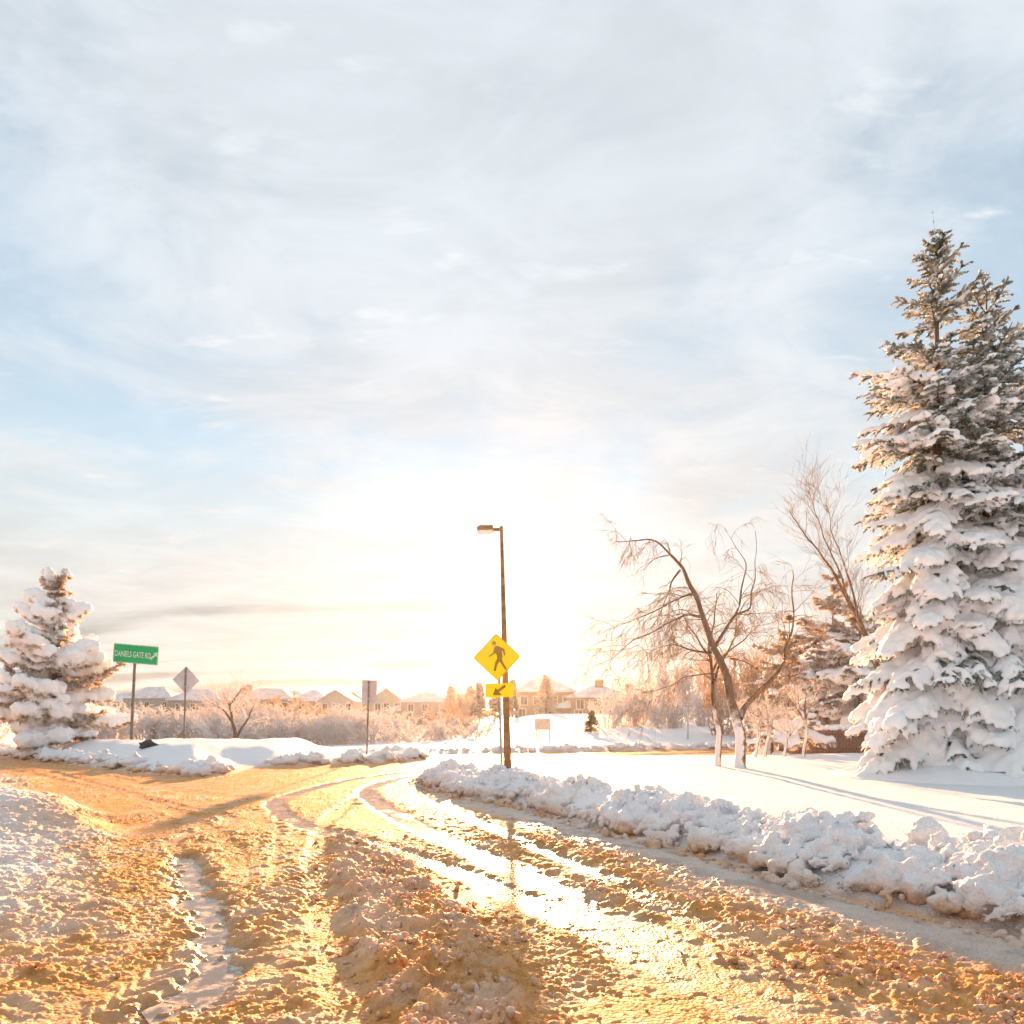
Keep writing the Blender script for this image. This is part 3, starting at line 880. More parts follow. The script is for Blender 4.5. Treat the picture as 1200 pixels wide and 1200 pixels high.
def tube_mesh(name, lines, sides=6):
    """lines: list of (points (k,3), radii (k,))"""
    Vs = []; Fs = []; off = 0
    for P, r in lines:
        P = np.asarray(P, float); r = np.asarray(r, float)
        k = len(P)
        sd = sides if r[0] > 0.03 else (4 if r[0] > 0.01 else 3)
        t = norm_rows(np.gradient(P, axis=0))
        s, u = frames(t)
        a = np.arange(sd) * 2 * math.pi / sd
        ring = P[:, None] + (np.cos(a)[None, :, None] * s[:, None] + np.sin(a)[None, :, None] * u[:, None]) * r[:, None, None]
        Vs.append(ring.reshape(-1, 3))
        i = np.arange(k * sd).reshape(k, sd)
        j = np.roll(i, -1, 1)
        Fs.append(np.stack([i[:-1], j[:-1], j[1:], i[1:]], -1).reshape(-1, 4) + off)
        off += k * sd
    return mesh_np(name, np.concatenate(Vs), np.concatenate(Fs))

def conifer(name, loc, H, radius, label, cat, seed, droop, snow, gap=0.33, per_whorl=7, voxel=0.035, needle_r=0.05, per=24,
            mat_n='needles', skirt=0.25, group=None, twig_gap=0.13, blob=1.0, lean=(0, 0), nwid=0.016, tip_up=0.5, leader=0.9, ragged=0.3, hang=0.55, roundb=0.55, keepk=0.25, load_var=0.4, ratio=0.5):
    """radius(u), droop(u), snow(u) with u = 0 at the foot, 1 at the top"""
    rng = np.random.default_rng(seed)
    root = empty(name, loc, label, cat, group)
    A = []; B = []; RD = []; SL = []; SF = []
    main = []
    z = skirt
    while z < H * 0.985:
        u = z / H
        Lr = radius(u)
        k = max(4, int(per_whorl * (0.65 + 0.35 * min(1, Lr / 1.2))))
        a0 = rng.uniform(0, 6.28)
        for b in range(k):
            az = a0 + b * 2 * math.pi / k + rng.uniform(-0.3, 0.3)
            L = Lr * rng.uniform(0.72, 1.1) * (1 - ragged + 2 * ragged * float(vnoise2(np.array([az * 1.1 + 40]), np.array([z * 1.1]), seed)[0]))
            zz = z + rng.uniform(-1.1, 1.1) * gap
            load = float(np.clip(rng.normal(1.0, load_var), 0.15, 1.6))
            dr = droop(u) + rng.uniform(-0.2, 0.2) - 0.25 * (load - 1)
            hd = np.array((math.cos(az), math.sin(az), 0.0))
            ns = max(4, int(L / 0.22))
            pts = [np.array((lean[0] * zz / H, lean[1] * zz / H, zz))]
            for i in range(ns):
                f = (i + 1) / ns
                sl = dr * (0.55 + 0.9 * f) + tip_up * max(0, f - 0.65) * (1 if dr < 0 else 0.6)
                stp = L / ns
                pts.append(pts[-1] + hd * stp * math.cos(sl) + np.array((0, 0, stp * math.sin(sl))))
            pts = np.array(pts)
            main.append((pts, np.linspace(0.012 + 0.012 * L, 0.005, len(pts))))
            lat = np.array((-hd[1], hd[0], 0))
            for i in range(len(pts) - 1):
                f0 = i / ns
                if f0 > 0.06:
                    A.append(pts[i]); B.append(pts[i + 1]); RD.append(needle_r); SL.append(u); SF.append(load)
                nt = max(1, int(round(np.linalg.norm(pts[i + 1] - pts[i]) / twig_gap)))
                for q in range(nt):
                    f = f0 + (q + rng.uniform(0, 1)) / nt / ns
                    if f < 0.06:
                        continue
                    p = pts[i] + (pts[i + 1] - pts[i]) * rng.uniform(0, 1)
                    d = norm_rows((pts[i + 1] - pts[i])[None])[0]
                    for sgn in (-1, 1):
                        tl = (0.12 + 0.42 * L * (1 - f) * (0.55 + 0.45 * min(1, f * 3))) * rng.uniform(0.6, 1.15)
                        tl = min(tl, 0.85)
                        td = d * 0.75 + lat * sgn * 0.75 + np.array((0, 0, rng.uniform(-0.25, 0.1)))
                        td /= np.linalg.norm(td)
                        m = p + td * tl * 0.55
                        e = m + (td + np.array((0, 0, -0.3 - hang * max(0, 0.75 - u) * 2.0 + rng.uniform(-0.3, 0.25)))) * tl * 0.5
                        A.append(p); B.append(m); RD.append(needle_r); SL.append(u); SF.append(load)
                        A.append(m); B.append(e); RD.append(needle_r * 0.9); SL.append(u); SF.append(load)
                        if tl > 0.42:                     # second-order shoots
                            for sg2 in (-1, 1):
                                w2 = np.cross(td, np.array((0, 0, 1.0)))
                                e2 = m + (td * 0.7 + w2 * sg2 * 0.7 + np.array((0, 0, -0.4 - hang * (1 - u)))) * tl * 0.36
                                A.append(m); B.append(e2); RD.append(needle_r * 0.85); SL.append(u); SF.append(load)
        z += gap * rng.uniform(0.8, 1.2) * (0.55 + 0.45 * min(1, Lr / 1.0))
    # leader
    top0 = np.array((lean[0], lean[1], H * 0.97)); top1 = top0 + np.array((-0.10, 0, leader))
    A.append(top0); B.append(top1); RD.append(needle_r * 0.5); SL.append(1.0); SF.append(0)
    A = np.array(A); B = np.array(B); RD = np.array(RD); SL = np.array(SL); SF = np.array(SF)
    tr = np.array([(lean[0] * f, lean[1] * f, H * f) for f in np.linspace(0, 1.0, 12)])
    obj('trunk', tube_mesh('trunk', [(tr, np.linspace(0.013 * H + 0.03, 0.012, 12))], 8), M['bark'], root)
    obj('limbs', tube_mesh('limbs', main, 4), M['bark'], root)['kind'] = 'stuff'
    obj('needles', needle_mesh('needles', A, B, RD, per, seed + 1, nwid), M[mat_n], root)['kind'] = 'stuff'
    # snow lodged on the shoots
    sv = snow(SL) * SF
    keep = rng.uniform(0, 1, len(A)) < np.clip(keepk + sv * 0.8, 0, 0.93)
    a, b, s = A[keep], B[keep], sv[keep]
    d = b - a; ln = np.linalg.norm(d, axis=1); d = norm_rows(d)
    sd, up = frames(d)
    n = len(a)
    r = (0.020 + 0.075 * s * rng.uniform(0.55, 1.25, n)) * blob
    axes = np.stack([d * (ln * roundb + r * 0.35)[:, None], sd * (r * 1.05)[:, None], up * (r * 0.78)[:, None]], 1)
    cen = (a + b) / 2 + np.array((0, 0, 1.0)) * (needle_r * 0.35 + r * 0.35)[:, None]
    V, F = ellipsoids(cen, axes)
    me = remesh(V, F, voxel, ((6.0, 0.03 * blob), (16.0, 0.018 * blob), (34.0, 0.009 * blob)), 1, 'snow_cover', ratio)
    obj('snow_cover', me, M['snow'], root)['kind'] = 'stuff'
    return root

def prof_big(u):
    return np.interp(u, (0, 0.05, 0.25, 0.45, 0.62, 0.75, 0.88, 1.0), (2.0, 2.1, 2.0, 1.85, 1.65, 1.3, 0.68, 0.08))
ps = gpt(1098, 908, 0.33)
conifer('spruce_tree', (ps[0], ps[1], 0.28), 11.5, prof_big, 'tall snow-laden spruce with bare pointed leader, in front of its twin', 'spruce', 11,
        droop=lambda u: np.interp(u, (0, 0.3, 0.6, 0.85, 1), (-0.75, -0.6, -0.25, 0.28, 0.75)),
        snow=lambda u: np.interp(u, (0, 0.35, 0.55, 0.75, 0.9, 1), (1.2, 1.05, 0.74, 0.40, 0.22, 0.08)), gap=0.36, per_whorl=8, voxel=0.036, ratio=0.33, nwid=0.021, per=14, twig_gap=0.12, skirt=0.15, ragged=0.36,
        group='pair of snowy spruces beside the lawn')
p2 = at(1156, 900, 15.4)
conifer('spruce_tree', (p2[0], p2[1], 0.28), 10.3, lambda u: np.interp(u, (0, 0.05, 0.25, 0.45, 0.62, 0.75, 0.88, 1.0), (2.3, 2.4, 2.2, 2.0, 1.85, 1.6, 1.05, 0.1)), 'slightly shorter greener spruce behind its pointed twin, cut by the picture edge', 'spruce', 23,
        droop=lambda u: np.interp(u, (0, 0.3, 0.6, 0.85, 1), (-0.7, -0.55, -0.2, 0.3, 0.8)),
        snow=lambda u: np.interp(u, (0, 0.35, 0.55, 0.75, 0.9, 1), (1.15, 0.95, 0.55, 0.30, 0.18, 0.06)), gap=0.36, per_whorl=8, voxel=0.036, ratio=0.33, nwid=0.021, per=14, twig_gap=0.12, skirt=0.15, ragged=0.36,
        group='pair of snowy spruces beside the lawn', leader=0.4)
# hummock of snow banked up against the foot of the spruces
def mound(name, cx, cy, rx, ry, h, z0, label, seed):
    g = np.linspace(-1, 1, 60)
    X, Y = np.meshgrid(g, g)
    r = np.hypot(X, Y)
    x = cx + X * rx; y = cy + Y * ry
    Z = z0 + h * np.clip(1 - r ** 2, -0.1, 1) * (0.7 + 0.6 * fbm2(x * 1.3, y * 1.3, seed, 4)) - 0.12 * (r > 0.97)
    i = np.arange(3600).reshape(60, 60)
    F = np.stack([i[:-1, :-1], i[:-1, 1:], i[1:, 1:], i[1:, :-1]], -1).reshape(-1, 4)
    rf = r.ravel()[F].min(1)
    return tag(obj(name, mesh_np(name, np.stack([x.ravel(), y.ravel(), Z.ravel()], 1), F[rf < 1.02]), M['snow']), label, 'snow mound', kind='structure')
mound('snow_mound', ps[0] + 0.5, ps[1] - 0.15, 3.0, 2.3, 0.45, 0.26, 'hummock of snow banked round the foot of the big spruces', 3)
pl = at(64, 862, 27.0)
zl = 0.75
conifer('pine_tree', (pl[0], pl[1], zl), 5.9, lambda u: np.interp(u, (0, 0.1, 0.4, 0.6, 0.8, 1.0), (1.75, 2.0, 1.85, 1.45, 1.0, 0.35)),
        'bushy snow-clotted pine beside the green street-name sign', 'pine', 31,
        droop=lambda u: np.interp(u, (0, 0.3, 0.6, 1), (-0.12, 0.08, 0.35, 0.85)),
        snow=lambda u: np.interp(u, (0, 0.3, 0.6, 0.85, 1), (1.75, 1.6, 1.35, 0.95, 0.5)), gap=0.42, per_whorl=7, voxel=0.06, needle_r=0.15, per=22,
        mat_n='pine', skirt=0.3, twig_gap=0.36, blob=2.1, nwid=0.03, tip_up=0.9, leader=0.25, ragged=0.5, hang=0.1, roundb=0.30, keepk=-0.3)
# frosted evergreens behind the bare trees
def back_conifer(px, py, Y, H, wid, seed, label, snow_k, matn='dark_needles', z=0.2):
    p = at(px, py, Y)
    conifer('frosted_conifer', (p[0], p[1], z), H, lambda u: np.interp(u, (0, 0.1, 0.5, 0.8, 1), (wid, wid, wid * 0.9, wid * 0.62, 0.15)), label, 'conifer', seed,
            droop=lambda u: np.interp(u, (0, 0.5, 1), (-0.4, -0.1, 0.6)), snow=lambda u: snow_k * np.interp(u, (0, 0.5, 1), (1.1, 0.8, 0.35)),
            gap=0.62, per_whorl=6, voxel=0.10, needle_r=0.13, per=12, mat_n=matn, skirt=0.3, twig_gap=0.40, blob=1.8, nwid=0.035, leader=0.3, group='frosted evergreens behind the bare trees')
back_conifer(976, 885, 30.0, 6.7, 2.0, 41, 'frost-browned evergreen rising highest behind the bare trees', 0.45)
back_conifer(1008, 885, 28.0, 5.6, 2.1, 42, 'dark snowy evergreen tucked against the spruce above the board fence', 0.9)
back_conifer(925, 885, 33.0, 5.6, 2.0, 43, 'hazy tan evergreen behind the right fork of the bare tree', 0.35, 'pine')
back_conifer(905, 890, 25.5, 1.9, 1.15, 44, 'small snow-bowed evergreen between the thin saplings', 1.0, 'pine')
back_conifer(936, 890, 25.8, 2.0, 1.2, 45, 'small snow-bowed evergreen at the end of the board fence', 1.1)

# ------------------------------------------------------------------ bare trees
def ramify(rng, p, d, L, r, depth, out, gravity=-0.02, spread=0.6, wander=0.16, kids=3, shrink=0.74):
    n = 5 if depth > 0 else 4
    pts = [np.array(p)]
    dd = np.array(d) / np.linalg.norm(d)
    rad = [r]
    for i in range(n):
        dd = dd + rng.normal(size=3) * wander + np.array((0, 0, gravity * (1 + i)))
        dd /= np.linalg.norm(dd)
        pts.append(pts[-1] + dd * L / n)
        rad.append(r * (1 - 0.75 * (i + 1) / n))
    out.append((np.array(pts), np.array(rad)))
    if depth <= 0:
        return
    for k in range(kids):
        t = rng.uniform(0.25, 0.95)
        i = min(int(t * n), n - 1)
        q = pts[i] + (pts[i + 1] - pts[i]) * (t * n - i)
        ax = rng.normal(size=3); ax -= ax.dot(dd) * dd; ax /= np.linalg.norm(ax)
        nd = dd * math.cos(spread) + ax * math.sin(spread) + np.array((0, 0, gravity * 2))
        ramify(rng, q, nd, L * shrink * rng.uniform(0.7, 1.2), max(0.0045, rad[i] * 0.62), depth - 1, out, gravity, spread, wander, kids, shrink)
def limb_px(pts, Y, w0, w1, dy=0.0):
    k = len(pts)
    P = np.array([at(px, py, Y + dy * (i / (k - 1)) ** 1.3) for i, (px, py) in enumerate(pts)])
    P = np.array(smooth_line([tuple(q) for q in P], 4))
    return P, w1 + (w0 - w1) * (1 - np.linspace(0, 1, len(P))) ** 1.35
def bare_tree(name, Y, limbs, base, label, seed, side=(3, 0.55, 2), snowy=True, gravity=-0.03, group=None, twig_mat='twig', cat='bare tree', upright=0.0, twig_r=0.016):
    rng = np.random.default_rng(seed)
    root = empty(name, base, label, cat, group)
    b = np.array(base)
    big = []; fine = []
    for spec in limbs:
        pts, w0, w1 = spec[:3]
        P, r = limb_px(pts, Y, w0, w1, spec[3] if len(spec) > 3 else 0.0)
        P = P - b
        P[1:-1] += (np.stack([vnoise3(P[1:-1] * 2.2 + 7, s) for s in (1, 2, 3)], 1) - 0.5) * 0.16
        r = r * (0.88 + 0.24 * vnoise3(P * 3.0, 5))
        if w0 > 0.09:
            r = r * (1 + 0.5 * np.exp(-np.maximum(P[:, 2], 0) / 0.12))
        big.append((P, r))
        n_side = int(1.25 * (spec[4] if len(spec) > 4 else 8))
        for k in range(n_side):
            t = rng.uniform(0.18, 1.0) if w0 < 0.06 else rng.uniform(0.45, 1.0)
            i = min(int(t * (len(P) - 1)), len(P) - 2)
            q = P[i]
            d = norm_rows((P[i + 1] - P[i])[None])[0]
            ax = rng.normal(size=3); ax -= ax.dot(d) * d; ax /= np.linalg.norm(ax)
            nd = d * 0.6 + ax * 0.75 + np.array((0, 0, upright))
            ramify(rng, q, nd, side[1] * rng.uniform(0.5, 1.4), max(0.008, min(r[i] * 0.55, twig_r)), side[2], fine, gravity, 0.6, 0.17, side[0])
    obj('trunk', tube_mesh('trunk', big[:1], 10), M['bark_snowy' if snowy else 'bark'], root)
    for L in big[1:]:
        obj('limb', tube_mesh('limb', [L], 7), M['bark_snowy' if snowy else 'bark'], root)
    if fine:
        obj('twigs', tube_mesh('twigs', fine, 4), M[twig_mat], root)['kind'] = 'stuff'
    return root
YB = 17.6
bare_tree('bare_tree', YB, [
    ([(869, 905), (867, 880), (862, 850), (855, 815), (848, 790), (838, 762), (826, 728), (816, 700), (808, 680), (797, 664), (783, 648), (765, 636), (745, 631), (722, 634)], 0.135, 0.010, -0.6, 14),
    ([(867, 842), (874, 830), (888, 812), (905, 795), (916, 777), (918, 760), (928, 736), (930, 715), (927, 694), (929, 668)], 0.085, 0.012, 0.6, 12),
    ([(838, 760), (848, 741), (861, 722), (878, 711), (880, 692), (886, 668), (885, 622)], 0.05, 0.006, -0.4, 9),
    ([(861, 722), (866, 700), (871, 678), (874, 658), (862, 640), (849, 618)], 0.03, 0.005, 0.3, 6),
    ([(820, 723), (801, 723), (771, 740), (735, 757), (699, 781)], 0.035, 0.005, -1.0, 15),
    ([(811, 696), (796, 702), (775, 712), (742, 730), (702, 744)], 0.032, 0.005, 0.6, 15),
    ([(797, 668), (788, 682), (782, 702), (768, 732), (745, 765)], 0.028, 0.004, -0.3, 12),
    ([(834, 765), (812, 762), (790, 756), (765, 762), (738, 785)], 0.03, 0.004, 0.9, 13),
    ([(838, 790), (815, 792), (790, 800), (768, 808), (745, 815)], 0.02, 0.004, -0.8, 8),
    ([(917, 772), (928, 776), (938, 790)], 0.018, 0.004, 0.2, 4),
    ([(855, 772), (872, 775), (888, 783), (900, 795)], 0.02, 0.004, -0.4, 6),
    ], tuple(at(869, 905, YB)), 'leaning forked bare tree with arching drooping limbs beside the spruce', 51, side=(4, 0.66, 2), gravity=-0.045)
bare_tree('bare_tree', YB + 0.6, [
    ([(843, 902), (841, 875), (838, 845), (835, 805), (833, 775), (832, 750), (837, 722), (840, 695)], 0.085, 0.012, 0.3, 14),
    ([(835, 800), (842, 782), (855, 758), (862, 735), (860, 705)], 0.04, 0.006, 0.5, 10),
    ([(833, 772), (822, 752), (808, 735), (800, 712)], 0.035, 0.006, 0.5, 9),
    ([(833, 790), (845, 770), (870, 752), (885, 735), (902, 722)], 0.03, 0.005, 0.9, 9)],
    tuple(at(843, 902, YB + 0.6)), 'slim straight bare tree just left of the forked one', 52, side=(4, 0.6, 2), gravity=0.0)
bare_tree('bare_tree', 24.0, [
    ([(1046, 884), (1040, 840), (1030, 790), (1020, 755), (1008, 725), (992, 700), (974, 668), (957, 645), (940, 618), (925, 598)], 0.15, 0.01, 0.5, 22),
    ([(1012, 735), (1003, 706), (992, 672), (978, 632), (968, 592)], 0.05, 0.008, -0.5, 18),
    ([(995, 704), (984, 672), (968, 640), (955, 600), (945, 575)], 0.04, 0.006, 0.5, 18),
    ([(1015, 745), (1004, 738), (990, 735), (975, 728)], 0.02, 0.005, 0.5, 3)],
    tuple(at(1046, 884, 24.0)), 'bare tree leaning out from behind the spruce above the evergreens', 53, side=(3, 1.0, 2), snowy=False, gravity=0.03, upright=0.7, twig_r=0.012)
sap = [(886, 890, 60, 'thinnest snowy sapling right beside the forked trunk'), (897, 890, 66, 'thin sapling second right of the forked trunk'),
       (920, 889, 44, 'short sapling in front of the small snow-bowed evergreen'), (942, 890, 84, 'forked sapling standing in front of the board fence')]
for i, (px, py, hpx, lab) in enumerate(sap):
    Y = 22.5
    t = py - hpx
    lim = [([(px, py + 5), (px + 1, py - hpx * 0.4), (px + 3, t + 15), (px + 2, t)], 0.055, 0.012, 0, 7)]
    for k, (sx, e) in enumerate(((-1, 0.9), (1, 1.0), (-0.5, 1.15))):
        lim.append(([(px + 2, py - hpx * (0.45 + 0.1 * k)), (px + sx * 10, py - hpx * 0.75), (px + sx * 20, py - hpx * e)], 0.03, 0.006, 0.4 * sx, 6))
    bare_tree('sapling', Y, lim, tuple(at(px, py + 5, Y)), lab, 60 + i, side=(3, 0.5, 2), gravity=0.0, upright=0.3, group='thin saplings behind the forked bare tree', cat='sapling', twig_mat='frost_twig')

# ------------------------------------------------------------------ frosted thickets and shrubs
def twig_ball(name, seed, h, rx, ry, n, depth_len=0.5, wid=0.02):
    """a bush of many fine upright-arching twigs, as thin three-sided shoots"""
    rng = np.random.default_rng(seed)
    A = []; B = []; Rr = []
    stems = n // 26
    for s in range(stems):
        a = rng.uniform(0, 6.28); q = math.sqrt(rng.uniform(0, 1))
        base = np.array((rx * 0.45 * q * math.cos(a), ry * 0.45 * q * math.sin(a), 0))
        d = np.array((math.cos(a) * q * 0.85 * rx / h, math.sin(a) * q * 0.85 * ry / h, 1.0)) + rng.normal(size=3) * 0.12
        d /= np.linalg.norm(d)
        L = h * rng.uniform(0.72, 1.02) * (1 - 0.18 * q)
        p = base
        m = 5
        for i in range(m):
            d2 = d + rng.normal(size=3) * 0.16; d2 /= np.linalg.norm(d2)
            e = p + d2 * L / m
            A.append(p); B.append(e); Rr.append(wid * (1.3 - 0.2 * i))
            for k in range(2 + i):
                v = rng.normal(size=3); v[2] = v[2] * 0.7 + 0.35; v /= np.linalg.norm(v)
                l = depth_len * h * 0.42 * rng.uniform(0.4, 1.0)
                s0 = p + (e - p) * rng.uniform(0, 1)
                s1 = s0 + (v * 0.8 + d * 0.5) * l
                A.append(s0); B.append(s1); Rr.append(wid * 0.7)
                for _ in range(2):
                    v2 = rng.normal(size=3); v2[2] = abs(v2[2]) * 0.5; v2 /= np.linalg.norm(v2)
                    s2 = s0 + (s1 - s0) * rng.uniform(0.35, 1.0)
                    A.append(s2); B.append(s2 + (v2 * 0.7 + v * 0.5) * l * 0.6); Rr.append(wid * 0.55)
            p = e
    A = np.array(A); B = np.array(B); Rr = np.array(Rr)
    d = norm_rows(B - A); s, u = frames(d)
    cv = []
    for k in range(3):
        a = 2 * math.pi * k / 3
        o = (math.cos(a) * s + math.sin(a) * u) * Rr[:, None]
        cv.append(A + o); cv.append(B + o * 0.35)
    V = np.stack(cv, 1).reshape(-1, 3)
    q = np.array([[0, 2, 3, 1], [2, 4, 5, 3], [4, 0, 1, 5]])
    F = (q[None] + (np.arange(len(A)) * 6)[:, None, None]).reshape(-1, 4)
    return mesh_np(name, V, F, smooth=False)
FROST = [twig_ball('frosted_twigs', 70 + i, 2.6, 2.0, 1.6, 620, wid=0.045) for i in range(3)]
LOWB = [twig_ball('low_twigs', 80 + i, 1.3, 1.7, 1.2, 420, depth_len=0.45, wid=0.038) for i in range(2)]
for me in FROST: me.materials.append(M['frost_twig'])
GOLDB = []
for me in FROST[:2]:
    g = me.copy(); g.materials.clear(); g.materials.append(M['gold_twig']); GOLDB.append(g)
for me in LOWB: me.materials.append(M['frost_twig'])
rngS = random.Random(9)
def shrub(px, Y, hpx, wpx, kind, label, group, top=None, name='frosted_shrub'):
    x = (px - 600) / FPX * Y
    z = zground(x, Y) if Y < 58 else float(far_height(np.array([x]), np.array([float(Y)]))[0] + 0.1)
    me = {'f': FROST, 'l': LOWB, 'g': GOLDB}[kind][rngS.randrange(len({'f': FROST, 'l': LOWB, 'g': GOLDB}[kind]))]
    e = empty(name, (x, Y, z - 0.05), label, 'shrub', group, rngS.uniform(0, 6.28))
    o = obj('twigs', me, None, e)
    o['kind'] = 'stuff'
    co = verts_of(me)
    h0 = np.percentile(co[:, 2], 98.5); w0 = np.percentile(np.abs(co[:, 0]), 95)
    sh = hpx * Y / FPX / h0 * rngS.uniform(0.8, 1.12); sw = wpx * Y / FPX / 2 / w0
    o.scale = (sw, sw, sh)
    return e
# a thicket of about twenty frosted bushes in the dip behind the far corner
place = ['behind the pine', 'beside the pine edge', 'between pine and green sign post', 'behind the green sign post', 'just right of the green sign post',
         'left of the grey diamond sign', 'behind the grey diamond sign', 'right of the grey diamond sign', 'left of the dark-trunked frosted tree', 'behind the dark-trunked frosted tree',
         'right of the dark-trunked frosted tree', 'midway between the diamond and rectangular signs', 'at the left foot of the golden thicket', 'under the golden thicket', 'left of the rectangular sign',
         'just left of the rectangular sign post', 'behind the rectangular sign', 'just right of the rectangular sign', 'rounding off the thicket right of the rectangular sign']
xs = [-20, 95, 128, 150, 172, 196, 222, 246, 268, 292, 314, 336, 352, 370, 388, 408, 426, 442, 456]
hs = [46, 44, 44, 45, 42, 43, 40, 41, 43, 44, 42, 45, 41, 38, 41, 39, 38, 36, 32]
for i, (px, hp) in enumerate(zip(xs, hs)):
    Y = 44 + 9 * rngS.random()
    shrub(px, Y, hp, 58 + 16 * rngS.random(), 'f', 'pale hoar-frosted bush ' + place[i], 'frosted thicket behind the far corner')
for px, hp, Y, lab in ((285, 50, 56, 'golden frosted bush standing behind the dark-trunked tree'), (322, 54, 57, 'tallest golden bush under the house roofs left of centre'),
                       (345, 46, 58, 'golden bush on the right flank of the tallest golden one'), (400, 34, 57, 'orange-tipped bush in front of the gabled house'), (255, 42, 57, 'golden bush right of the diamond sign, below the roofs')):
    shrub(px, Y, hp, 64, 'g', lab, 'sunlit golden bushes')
lows = [(470, 42, 26, 62, 'low lilac frosted scrub right of the rectangular sign'), (498, 43, 22, 70, 'low frosted scrub in the middle of the hollow'), (528, 43, 22, 66, 'low frosted scrub near the lamp post side of the hollow'),
        (553, 44, 20, 60, 'last low scrub just left of the lamp post'), (480, 62, 26, 74, 'dark round scrub patch below the hipped house'), (505, 52, 24, 70, 'straw-coloured scrub in mid hollow'), (540, 54, 24, 70, 'straw-coloured scrub behind the lamp-side hollow')]
for px, Y, hp, wp, lab in lows:
    shrub(px, Y, hp, wp, 'l', lab, 'low scrub in the hollow', name='low_scrub')
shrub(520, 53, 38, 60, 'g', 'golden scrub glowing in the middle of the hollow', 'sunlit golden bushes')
# the darker little tree standing in front of the thicket
bare_tree('frosted_tree', 40.0, [
    ([(274, 884), (275, 868), (272, 845), (268, 825), (262, 812)], 0.16, 0.03, 0, 26),
    ([(275, 866), (286, 850), (294, 832), (300, 818)], 0.09, 0.02, 0, 20), ([(272, 846), (260, 832), (248, 824)], 0.07, 0.02, 0, 20),
    ([(269, 828), (278, 815), (284, 806)], 0.06, 0.02, 0, 8)],
    tuple(at(274, 884, 40.0)), 'small dark-trunked tree in front of the frosted thicket', 54, side=(3, 1.1, 2), snowy=False, twig_mat='frost_twig', gravity=0.02, upright=0.3, twig_r=0.03)

# small trees and shrubs at the foot of the slope and before the right-hand houses
RS = [(712, 50, 36, 40, 'f', 'grey frosted shrub beside the small green conifer'), (735, 52, 42, 46, 'f', 'larger grey frosted shrub right of the green conifer'), (752, 53, 36, 40, 'f', 'grey shrub at the right end of the frosted clump'),
      (778, 50, 40, 38, 'f', 'frosted shrub left of the thin grey pole'), (793, 50, 34, 36, 'f', 'frosted shrub directly left of the pole foot'), (824, 52, 36, 36, 'f', 'frosted shrub right of the thin grey pole'),
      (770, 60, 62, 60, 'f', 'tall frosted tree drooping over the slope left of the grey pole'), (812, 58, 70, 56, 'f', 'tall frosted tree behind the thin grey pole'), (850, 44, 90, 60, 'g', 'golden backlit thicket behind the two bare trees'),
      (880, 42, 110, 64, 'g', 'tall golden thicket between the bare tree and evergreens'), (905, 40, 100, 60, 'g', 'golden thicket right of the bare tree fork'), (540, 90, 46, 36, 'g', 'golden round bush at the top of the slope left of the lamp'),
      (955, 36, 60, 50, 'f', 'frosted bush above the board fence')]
for px, Y, hp, wp, k, lab in RS:
    shrub(px, Y, hp, wp, k, lab, 'shrubs along the far slope')
def small_conifer(px, py, Y, hpx, wpx, seed, label, matn, group):
    p = at(px, py, Y)
    H = hpx * Y / FPX; wd = wpx * Y / FPX / 2
    x, y = p[0], p[1]
    z = float(far_height(np.array([x]), np.array([y]))[0]) + 0.1
    rng = np.random.default_rng(seed)
    root = empty('small_conifer', (x, y, z), label, 'conifer', group)
    A = []; B = []; Rr = []
    for i in range(150):
        u = rng.uniform(0.05, 1) ** 0.8
        a = rng.uniform(0, 6.28); L = wd * (1.05 - u) * rng.uniform(0.7, 1.1) + 0.05
        s = np.array((0, 0, H * u)); e = s + np.array((math.cos(a) * L, math.sin(a) * L, L * rng.uniform(-0.35, 0.25)))
        A.append(s); B.append(e); Rr.append(H * 0.075)
    A.append(np.array((0, 0, H * 0.8))); B.append(np.array((0, 0, H))); Rr.append(H * 0.04)
    obj('trunk', tube_mesh('trunk', [(np.array([(0, 0, 0), (0, 0, H * 0.5), (0, 0, H * 0.95)]), np.array([H * 0.03, H * 0.02, 0.01]))]), M['bark'], root)
    obj('needles', needle_mesh('needles', np.array(A), np.array(B), np.array(Rr), 22, seed, H * 0.02), M[matn], root)
    return root
small_conifer(693, 871, 46, 26, 24, 91, 'small dark green conifer at the foot of the slope', 'green_needles', None)
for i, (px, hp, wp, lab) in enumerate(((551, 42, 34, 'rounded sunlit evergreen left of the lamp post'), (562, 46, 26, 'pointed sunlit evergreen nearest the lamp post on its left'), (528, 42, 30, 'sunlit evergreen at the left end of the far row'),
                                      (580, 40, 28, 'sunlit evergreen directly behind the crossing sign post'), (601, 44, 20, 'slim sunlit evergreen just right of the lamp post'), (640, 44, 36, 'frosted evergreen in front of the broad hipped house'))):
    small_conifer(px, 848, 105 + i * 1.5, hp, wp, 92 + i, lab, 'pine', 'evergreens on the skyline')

# ================================================================== SIGNS AND POSTS
def post(name, root, pts, r, material, sides=8):
    return obj(name, tube_mesh(name, [(np.array(pts), np.full(len(pts), r))], sides), material, root)
